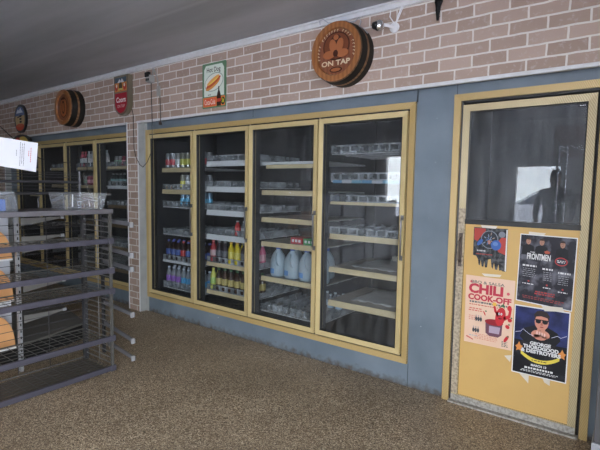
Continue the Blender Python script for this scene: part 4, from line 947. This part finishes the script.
# security camera
t = thing('security_camera', 'chrome dome security camera beside the big barrel sign', 'camera', (2.9, YB, 2.50))
b = MB(); b.lathe([(.034, 0), (.034, .012), (.020, .02)], 16, (2.955, YB, 2.512), 'y'); b.build('mount', M['white'], t, smooth=True)
b = MB(); b.tube([(2.955, -.10, 2.512), (2.93, -.14, 2.515), (2.90, -.165, 2.52)], .011, 8); b.build('bracket', M['white'], t, smooth=True)
b = MB(); b.lathe([(.0, -.036), (.02, -.031), (.032, -.017), (.036, 0), (.032, .017), (.02, .031), (0, .036)], 18, (2.885, -.175, 2.512)); b.build('camera_body', M['chrome'], t, smooth=True)
b = MB(); b.tube([(2.868, -.192, 2.512), (2.855, -.208, 2.511)], [.028, .020], 16); b.build('lens', M['dark'], t, smooth=True)
b = MB(); b.tube([(2.97, -.10, 2.53), (2.985, -.105, 2.57), (3.01, -.10, 2.635)], .0045, 6).tube([(2.955, -.10, 2.54), (2.93, -.11, 2.58), (2.935, -.11, 2.62)], .004, 6).tube([(2.975, -.10, 2.535), (3.0, -.105, 2.58), (3.02, -.10, 2.63)], .003, 6); b.build('wire', M['white'], t)
# black tassel of cable ends
b = MB()
for i in range(9):
    x = 3.262 + random.uniform(-.022, .022); e = random.uniform(2.50, 2.57)
    b.tube([(x, -.11, 2.67), (x + random.uniform(-.01, .01), -.115 + random.uniform(-.01, .01), 2.60), (3.262 + random.uniform(-.014, .014), -.11, e)], [.004, .006, .002], 5)
b.tube([(3.265, -.112, 2.66), (3.262, -.112, 2.55), (3.264, -.112, 2.49)], [.010, .014, .008], 7)
tag(b.build('cable_bundle', M['dark']), 'frayed black cable bundle hanging from the cornice over the blank wall', 'cable')
# wire hook on the big barrel
b = MB(); b.tube([(2.42, -.20, 2.60), (2.42, -.21, 2.625), (2.45, -.21, 2.632), (2.49, -.2, 2.60), (2.60, -.15, 2.592), (2.66, -.12, 2.60), (2.69, -.11, 2.625), (2.70, -.10, 2.60), (2.70, -.12, 2.56), (2.74, -.12, 2.53), (2.77, -.12, 2.50)], .0045, 6)
b.build('wire_hanger', M['galv'], big_barrel)

# ------------------------------------------------------------------ wire basket rack in front
RXF, RXB = 1.235, .835; RY1, RY0 = -1.17, -2.75
t = thing('wire_shelf_rack', 'purple-grey wire basket rack with six shelves standing in front of the coolers', 'rack', ((RXF + RXB) / 2, (RY0 + RY1) / 2, 0))
SH = [(.008, .038), (.240, .038), (.603, .038), (.758, .038), (.982, .038), (1.203, .034)]
for i, (z, h) in enumerate(SH):
    b = MB(); b.box(RXF - .012, RXF + .006, RY0, RY1 + .02, z, z + h)
    if i < 5: b.box(RXF - .014, RXF + .012, RY1 - .022, RY1 + .022, z - .003, z + h + .003)
    lip = b.build('shelf', M['rack' if i < 5 else 'rack_top'], t, bevel=.003)
    b = MB(); zz = z + .012; n = 22
    if i == 5: b.box(RXB, RXF - .01, RY0, RY1, zz + .006, zz + .020)
    else:
        for k in range(n + 1):
            y = RY0 + (RY1 - RY0) * k / n; b.box(RXB, RXF - .01, y - .0012, y + .0012, zz, zz + .003)
        for k in range(9 if i == 0 else 6):
            x = RXB + (RXF - RXB) * k / (9 if i == 0 else 6); b.box(x - .0022, x + .0022, RY0, RY1, zz - .004, zz)
        b.box(RXB - .003, RXB + .003, RY0, RY1, zz + .0, zz + .006)
    if i == 0: b.m(1).box(RXB + .01, RXF - .014, RY0, RY1 - .01, z - .004, z + .001).m(0)
    b.build('shelf_wires', [M['rack'] if i == 5 else M['rackwire'], flat('brown_hardboard', (0.10, 0.08, 0.06))], lip)
# end panel of horizontal wires
b = MB(); z = .06
while z < 1.16:
    b.tube([(RXB, RY1, z), (RXF, RY1, z)], .0038, 6); z += .042 if not (.19 < z < .25 or .55 < z < .62) else .026
b.tube([(RXB + .20, RY1 + .006, .04), (RXB + .20, RY1 + .006, 1.19)], .003, 6); b.build('end_wires', M['endwire'], t)
for x, y, mt, w_ in ((RXF - .008, RY1, 'rackwire', .009), (RXB, RY1, 'rackwire_d', .016), (RXF - .008, RY0, 'rackwire', .009), (RXB, RY0, 'rackwire_d', .016)):
    b = MB(); b.box(x - w_, x + w_, y - w_, y + w_, 0, 1.20); b.build('post', M[mt], t)
# back grid
b = MB()
for z in (.085, .13, .18, .30, .36, .42, .48, .54, .68, .83, .90, 1.05, 1.12): b.box(RXB - .002, RXB + .002, RY0, RY1, z - .0018, z + .0018)
for y in (-1.45, -1.67, -1.90, -2.2, -2.5): b.box(RXB - .003, RXB + .001, y - .002, y + .002, .03, 1.2)
b.build('back_grid', M['rackwire_d'], t)
# black wire guard above the top shelf
b = MB()
for z, r_ in ((1.43, .011), (1.345, .012), (1.375, .003), (1.40, .003), (1.465, .003), (1.485, .003), (1.50, .002)): b.tube([(RXB, RY0, z), (RXB, RY1 - .02, z)], r_, 6)
for y in (RY1 - .02, -2.0, -2.7): b.tube([(RXB, y, 1.22), (RXB, y, 1.50)], .006 if y > -1.5 else .003, 6)
b.tube([(RXB, RY1 - .02, 1.22), (RXB + .0, RY1 - .02, 1.52)], .010, 8)
b.build('guard_rail', M['rackwire_d'], t)
# price-tag coil hanging off the guard
b = MB(); pts = []
for k in range(60):
    f_ = k / 59; pts.append((RXB + .02 + .14 * f_ + .008 * math.cos(k * 1.3), RY1 - .0 + .008 * math.sin(k * 1.3), 1.50 - .22 * f_ + .012 * math.sin(k * 1.3)))
b.tube(pts, .0022, 5)
pts = []
for k in range(40): f_ = k / 39; pts.append((RXB + .16 + .15 * f_, RY1 + .06, 1.335 + .01 * f_ + .010 * math.sin(k * 1.3)))
b.tube(pts, .002, 5); tag(b.build('wire_coil', M['rackwire']), 'loose wavy wire coil on the far end of the basket rack top', 'wire')

# clear bins on the top shelf
def bin_(x0, x1, y0, y1, z, h, fl, label, blue=False):
    t = thing('acrylic_bin', label, 'bin', ((x0 + x1) / 2, (y0 + y1) / 2, z)); b = MB(); th = .003
    bot = [(x0, y0), (x1, y0), (x1, y1), (x0, y1)]; top = [(x0, y0 - fl), (x1 + fl * .4, y0 - fl), (x1 + fl * .4, y1 + fl), (x0, y1 + fl)]
    for k in range(4):
        a, c = k, (k + 1) % 4
        n_ = Vector((bot[c][1] - bot[a][1], -(bot[c][0] - bot[a][0]), 0)).normalized() * -th
        b.prism([(*bot[a], z), (*bot[c], z), (*top[c], z + h), (*top[a], z + h)], n_)
    b.box(x0, x1, y0, y1, z, z + th)
    b.build('tray', M['acrylic'], t)
    b = MB()
    if blue: b.box(x0 + .02, x1 - .06, y0 + .02, y1 - .05, z + .004, z + .075); b.build('contents', flat('bright_blue', (0.06, 0.14, 0.42)), t)
    else:
        b.tube([(x1 - .01, y0 + .05, z + .02), (x1 - .005, y0 + .05, z + h * .9)], .004, 6).tube([(x1 - .02, y1 - .09, z + .02), (x1 - .015, y1 - .10, z + .07), (x1 - .02, y1 - .04, z + .06)], .003, 6); b.build('bracket', M['strip_w'], t)
bin_(1.00, 1.20, -1.475, -1.205, 1.238, .118, .026, 'clear flared plastic bin at the far end of the rack top')
bin_(.96, 1.20, -2.20, -1.775, 1.238, .125, -.015, 'clear plastic bin with blue contents at the near end of the rack top', True)

# hanging white paper with print
fq = lambda u, v, lift=0.0: Vector((1.02 + lift, -2.32 + .567 * u, 1.478 + .128 * (v) * 1.0 - .0 * u + 0)) 
import itertools
PTL, PTR, PBL, PBR = (1.02, -1.95, 1.725), (1.02, -1.567, 1.695), (1.02, -1.95, 1.546), (1.02, -1.586, 1.496)
def fq(u, v, lift=0.0):
    a = Vector(PBL) * (1 - u) + Vector(PBR) * u; b_ = Vector(PTL) * (1 - u) + Vector(PTR) * u; c = a * (1 - v) + b_ * v; c.x += lift; return c
t = thing('paper_notice', 'tilted white paper notice with sideways print above the basket rack', 'notice', fq(.5, 0))
b = MB(); b.prism([fq(0, 0), fq(1, 0), fq(1, 1), fq(0, 1)], (-.0015, 0, 0)); b.build('sheet', flat('white_paper', (0.78, 0.79, 0.84), .6), t)
b = MB(); rnd = random.Random(5)
for u, v0, v1, c in ((.89, .30, .80, 1), (.855, .50, .68, 1), (.775, .15, .93, 0), (.745, .2, .9, 0), (.715, .12, .95, 0), (.655, .45, .65, 0)):
    v = v0
    while v < v1:
        w_ = rnd.uniform(.02, .06); b.m(c); b.poly([fq(u - .005, v, .001), fq(u + .005, v, .001), fq(u + .005, min(v + w_, v1), .001), fq(u - .005, min(v + w_, v1), .001)]); v += w_ + .018
b.build('print', [flat('print_grey', (0.15, 0.15, 0.17)), flat('print_red', (0.6, 0.05, 0.06))], t, fixn=False)
b = MB(); b.tube([(1.013, -1.90, 1.53), (1.013, -1.90, 1.75), (1.0, -2.0, 2.0), (1.0, -2.05, HZ)], .0015, 6); b.build('holder_wire', M['rackwire'], t)
b = MB(); b.tube([(.9, -2.6, 2.2), (.86, -2.1, 1.98), (RXB, -1.728, 1.80), (RXB, -1.6, 1.68), (RXB, -1.478, 1.60), (RXB, -1.36, 1.575), (RXB, -1.26, 1.585), (RXB, -1.12, 1.64), (RXB + .002, RY1 + .04, 1.50)], .003, 6)
tag(b.build('black_cord', M['dark']), 'sagging black cord above the basket rack, behind the paper notice', 'cord')

# ------------------------------------------------------------------ gondola shelving behind the rack
t = thing('gondola_shelving', 'bare metal gondola with silver bracket arms behind the basket rack', 'shelving', (.6, -1.3, 0))
b = MB(); b.prism([(.575, -1.70, 0), (.34, -.93, 0), (-.75, -.70, 0), (-.75, -5.2, 0), (.60, -5.2, 0)], (0, 0, .135)); b.build('base_plinth', M['dark'], t)  # base lengthened out of view together with the shading back panel
b = MB(); b.prism([(.60, -1.71, .135), (.355, -.92, .135), (-.76, -.69, .135), (-.76, -5.2, .135), (.62, -5.2, .135)], (0, 0, .018)); b.build('base_deck', M['deck'], t, bevel=.004)
def upright(x, y, mt, w_, z1): b = MB(); b.box(x - w_, x + w_, y - w_ * .6, y + w_ * .6, 0, z1); b.m(1); [b.box(x + w_, x + w_ + .001, y - .004, y + .004, z, z + .02) for z in [.1 + .05 * k for k in range(int((z1 - .15) / .05))]]; b.build('upright', [M[mt], M['dark']], t)
upright(.70, -1.60, 'galv', .018, 1.22); upright(.81, -1.0, 'rackwire_d', .014, 1.25)
def arm(p0, p1, h0, h1, th=.004, tip=True, mt='galv_d'):
    p0, p1 = Vector(p0), Vector(p1); d = (p1 - p0).normalized(); n_ = Vector((-d.y, d.x, 0)).normalized() * th
    b = MB(); b.prism([p0, p1, p1 - Vector((0, 0, h1)), p0 - Vector((0, 0, h0))], n_)
    b.prism([p0, p1, p1 + n_ * 3, p0 + n_ * 3], (0, 0, -.003))
    if tip: q = p1 - d * .02; b.prism([q, p1 + d * .006, p1 + d * .006 - Vector((0, 0, h1 * 1.3)), q - Vector((0, 0, h1 * 1.3))], n_ * 5)
    a_ = b.build('bracket_arm', M[mt], t)
    if tip: b = MB(); b.box(p1.x - .006, p1.x + .008, p1.y - .012, p1.y + .012, p1.z - h1 * 1.3, p1.z + .004); b.build('arm_tip', M['galv'], a_)
for z in (1.16, 1.02, .955, .66, .425): arm((.715, -1.575, z), (.745, -1.29, z + .003), .060, .014)
for z, zt in ((1.145, 1.135), (.915, .903), (.80, .797), (.45, .447), (.275, .243), (.125, .106)): arm((.822, -1.005, z), (1.325, -1.06, zt), .034, .028, mt='arm_mid')
# back shelves, dark
for z in (1.07, .74, .44):
    b = MB()
    for k in range(12): y = -1.58 + .05 * k; b.box(.10, .69 + .0075 * k, y - .0015, y + .0015, z, z + .003)
    for x in (.1, .3, .5, .66): b.box(x - .002, x + .002, -1.6, -1.03, z - .004, z)
    b.build('wire_shelf', M['rackwire_d'], t)
# grey back panel and orange card boxes at the frame's left edge
b = MB(); b.box(.545, .556, -5.2, -1.60, .155, 1.20); b.build('back_panel', flat('pale_panel', (0.50, 0.52, 0.57), .5), t)  # panel extended out of view to keep light off the low left
for i, (z, h) in enumerate(((.19, .255), (.55, .25), (.86, .225))):
    xq = .665; tt = thing('cardboard_bin', ['orange-brown card bin lowest beside the white upright', 'orange-brown card bin in the middle beside the white upright', 'orange-brown card bin topmost beside the white upright'][i], 'box', (.60, -1.95, z))
    b = MB(); pts = [(xq, -2.2, z), (xq, -1.622, z), (xq, -1.622, z + .02)] + [(xq, -1.622 - .13 * (1 - math.cos(a)), z + .02 + (h - .02) * math.sin(a)) for a in [PI / 12 * k for k in range(1, 7)]] + [(xq, -2.2, z + h)]
    b.prism(pts, (-.085, 0, 0)); b.build('bin_body', M['orange'], tt)
    b = MB(); b.box(.575, .67, -2.2, -1.618, z - .014, z - .002); b.build('bin_tray', M['white'], tt)

# ------------------------------------------------------------------ grey cabinet at the right edge
t = thing('metal_cabinet', 'dark grey metal cabinet edge standing right of the walk-in door', 'cabinet', (4.6, -.2, 0))
b = MB(); b.box(4.250, 4.95, -.36, -.01, .165, 1.75); b.build('cabinet_body', flat('dark_grey_metal', (0.09, 0.09, 0.095), .4), t, bevel=.005)
b = MB(); b.box(4.243, 4.96, -.37, -.01, 0, .165); b.build('cabinet_base', flat('light_grey_metal', (0.38, 0.39, 0.42), .35), t, bevel=.004)

# ------------------------------------------------------------------ things behind the viewer that show in the glass
M['postm'] = mat('bright_shelf_steel', (0.75, 0.76, 0.78), .22, .95)
t = thing('chrome_shelf_unit', 'chrome wire shelf unit reflected in the walk-in door window', 'shelf', (3.60, -3.75, 0))
PX = (3.52, 3.82); PY = (-4.15, -3.40)
for x in PX:
    for y in PY: b = MB(); b.tube([(x, y, 0), (x, y, 2.03)], .014, 10); b.build('post', M['postm'], t, smooth=True)
for z in (.2, .75, 1.28, 1.98):
    b = MB()
    for k in range(13): x = PX[0] + (PX[1] - PX[0]) * k / 12; b.box(x - .002, x + .002, PY[0], PY[1], z, z + .004)
    for y in PY: b.box(PX[0], PX[1], y - .004, y + .004, z - .03, z - .022).box(PX[0], PX[1], y - .004, y + .004, z, z + .008)
    for x in PX: b.box(x - .004, x + .004, PY[0], PY[1], z - .03, z - .022).box(x - .004, x + .004, PY[0], PY[1], z, z + .008)
    b.build('shelf', M['postm'], t)
b = MB(); b.box(3.57, 3.78, -3.85, -3.62, 1.289, 1.39); b.m(1).box(3.60, 3.76, -3.619, -3.617, 1.31, 1.37)
tag(b.build('storage_box', [M['dark'], flat('box_label', (0.2, 0.2, 0.22))], None, bevel=.006), 'dark box on the middle shelf of the reflected chrome unit', 'box')
b = MB(); b.box(3.10, 3.62, FY + .001, FY + .03, 2.0, 2.55); struct(b.build('trim_4', flat('red_brown_board', (0.20, 0.09, 0.06))))

# person by the entrance, seen as a dark figure in the glass
def person(px, py):
    t = thing('person', 'person in dark jacket and cap standing by the entrance, reflected in the door window', 'person', (px, py, 0))
    J = {'pelvis': (0, 0, .93, .15, .11), 'waist': (0, 0, 1.08, .145, .10), 'chest': (0, .01, 1.30, .175, .12), 'neck': (0, .01, 1.47, .06, .06), 'head0': (0, .03, 1.54, .07, .08), 'head': (0, .035, 1.63, .078, .095), 'head1': (0, .02, 1.70, .05, .06)}
    for s, n_ in ((-1, 'l'), (1, 'r')):
        J['hip' + n_] = (s * .095, 0, .86, .095, .10); J['knee' + n_] = (s * .115, .02, .49, .062, .065); J['ankle' + n_] = (s * .125, -.01, .10, .042, .045); J['toe' + n_] = (s * .14, .14, .035, .04, .032)
        J['sh' + n_] = (s * .185, .0, 1.40, .065, .065); J['elb' + n_] = (s * .25, .0 if s < 0 else .02, 1.12, .048, .048); J['wr' + n_] = (s * .22, .16, .98, .032, .03)
    E = [('pelvis', 'waist'), ('waist', 'chest'), ('chest', 'neck'), ('neck', 'head0'), ('head0', 'head'), ('head', 'head1')]
    for n_ in 'lr': E += [('pelvis', 'hip' + n_), ('hip' + n_, 'knee' + n_), ('knee' + n_, 'ankle' + n_), ('ankle' + n_, 'toe' + n_), ('chest', 'sh' + n_), ('sh' + n_, 'elb' + n_), ('elb' + n_, 'wr' + n_)]
    def skin(name, pts, edges, rad, mt, root=0):
        me = bpy.data.meshes.new(name); me.from_pydata(pts, edges, []); me.materials.append(mt)
        o = bpy.data.objects.new(name, me); C.objects.link(o); o.parent = t
        md = o.modifiers.new('skin', 'SKIN'); md.use_smooth_shade = True
        for v, r_ in zip(me.skin_vertices[0].data, rad): v.radius = r_
        me.skin_vertices[0].data[root].use_root = True
        sb = o.modifiers.new('sub', 'SUBSURF'); sb.levels = 1; sb.render_levels = 1
        return o
    names = list(J); body = skin('body', [J[n_][:3] for n_ in names], [(names.index(a), names.index(c)) for a, c in E], [J[n_][3:] for n_ in names], flat('dark_clothes', (0.02, 0.022, 0.03), .8))
    for s in (-1, 1):
        wx, wy, wz = s * .22, .16, .98; pts = [(wx, wy - .01, wz), (wx - s * .015, wy + .05, wz + .005)]; ed = [(0, 1)]; rd = [(.028, .022), (.034, .016)]
        for k in range(4):
            ox = s * (.024 - .017 * k); L = (.036, .042, .039, .030)[k]; b0 = len(pts)
            pts += [(wx - s * .015 + ox, wy + .082, wz + .005), (wx - s * .015 + ox, wy + .082 + L, wz - .008), (wx - s * .015 + ox, wy + .082 + L * 1.5, wz - .03)]
            ed += [(1, b0), (b0, b0 + 1), (b0 + 1, b0 + 2)]; rd += [(.009, .009), (.008, .008), (.007, .007)]
        b0 = len(pts); pts += [(wx - s * .05, wy + .045, wz + .012), (wx - s * .062, wy + .08, wz + .008)]; ed += [(0, b0), (b0, b0 + 1)]; rd += [(.011, .011), (.009, .009)]
        skin('hand', pts, ed, rd, flat('skin', (0.45, 0.27, 0.2)))
    b = MB(); hx, hy = px, py
    b.lathe([(.074, 1.60), (.083, 1.66), (.075, 1.71), (.04, 1.742), (0, 1.75)], 18, (px, py + .005, 0), sy=1.15); b.prism([(px - .06, py + .07, 1.655), (px + .06, py + .07, 1.655), (px + .045, py + .15, 1.645), (px - .045, py + .15, 1.645)], (0, 0, .008)); b.build('cap', M['dark'], t, smooth=True)
    b = MB(); b.lathe([(.05, 1.50), (.068, 1.54), (.074, 1.60), (.07, 1.65)], 18, (px, py + .045, 0), sy=1.05)
    b.prism([(px - .012, py + .115, 1.565), (px + .012, py + .115, 1.565), (px, py + .142, 1.565), (px, py + .118, 1.61)][:3], (0, 0, .03)); b.build('face', flat('skin', (0.45, 0.27, 0.2)), t, smooth=True)
    b = MB()
    for s in (-1, 1): b.lathe([(.001, -.006), (.008, 0), (.001, .006)], 8, (px + s * .027, py + .118, 1.615))
    b.box(px - .02, px + .02, py + .108, py + .120, 1.538, 1.545); b.build('eyes_and_mouth', M['dark'], t)
person(3.33, -4.75)

# parked car outside
t = thing('car', 'pale parked car outside the glass entrance, seen only as a reflection', 'car', (2.4, -12.5, 0))
side = [(-2.2, .35), (-2.25, .75), (-1.9, .95), (-1.1, 1.02), (-.5, 1.42), (.7, 1.46), (1.5, 1.08), (2.15, .98), (2.25, .6), (2.2, .32)]
b = MB(); b.prism([(2.4 + x, -13.3, z) for x, z in side], (0, 1.7, 0)); b.build('car_body', flat('car_white', (0.75, 0.76, 0.80), .25), t, bevel=.12)
b = MB(); b.prism([(2.4 + x, -11.59, z) for x, z in ((-.95, 1.03), (-.45, 1.35), (.6, 1.38), (1.2, 1.06))], (0, -.03, 0)); b.build('side_window', flat('car_glass', (0.10, 0.11, 0.14), .1), t)
for x in (-1.4, 1.4): b = MB(); b.lathe([(.33, 0), (.33, .2)], 20, (2.4 + x, -11.42, .29), 'y'); b.build('wheel', M['dark'], t, smooth=True)
for o in list(bpy.data.objects):
    for k_ in ('_used', '_base'):
        if k_ in o: del o[k_]
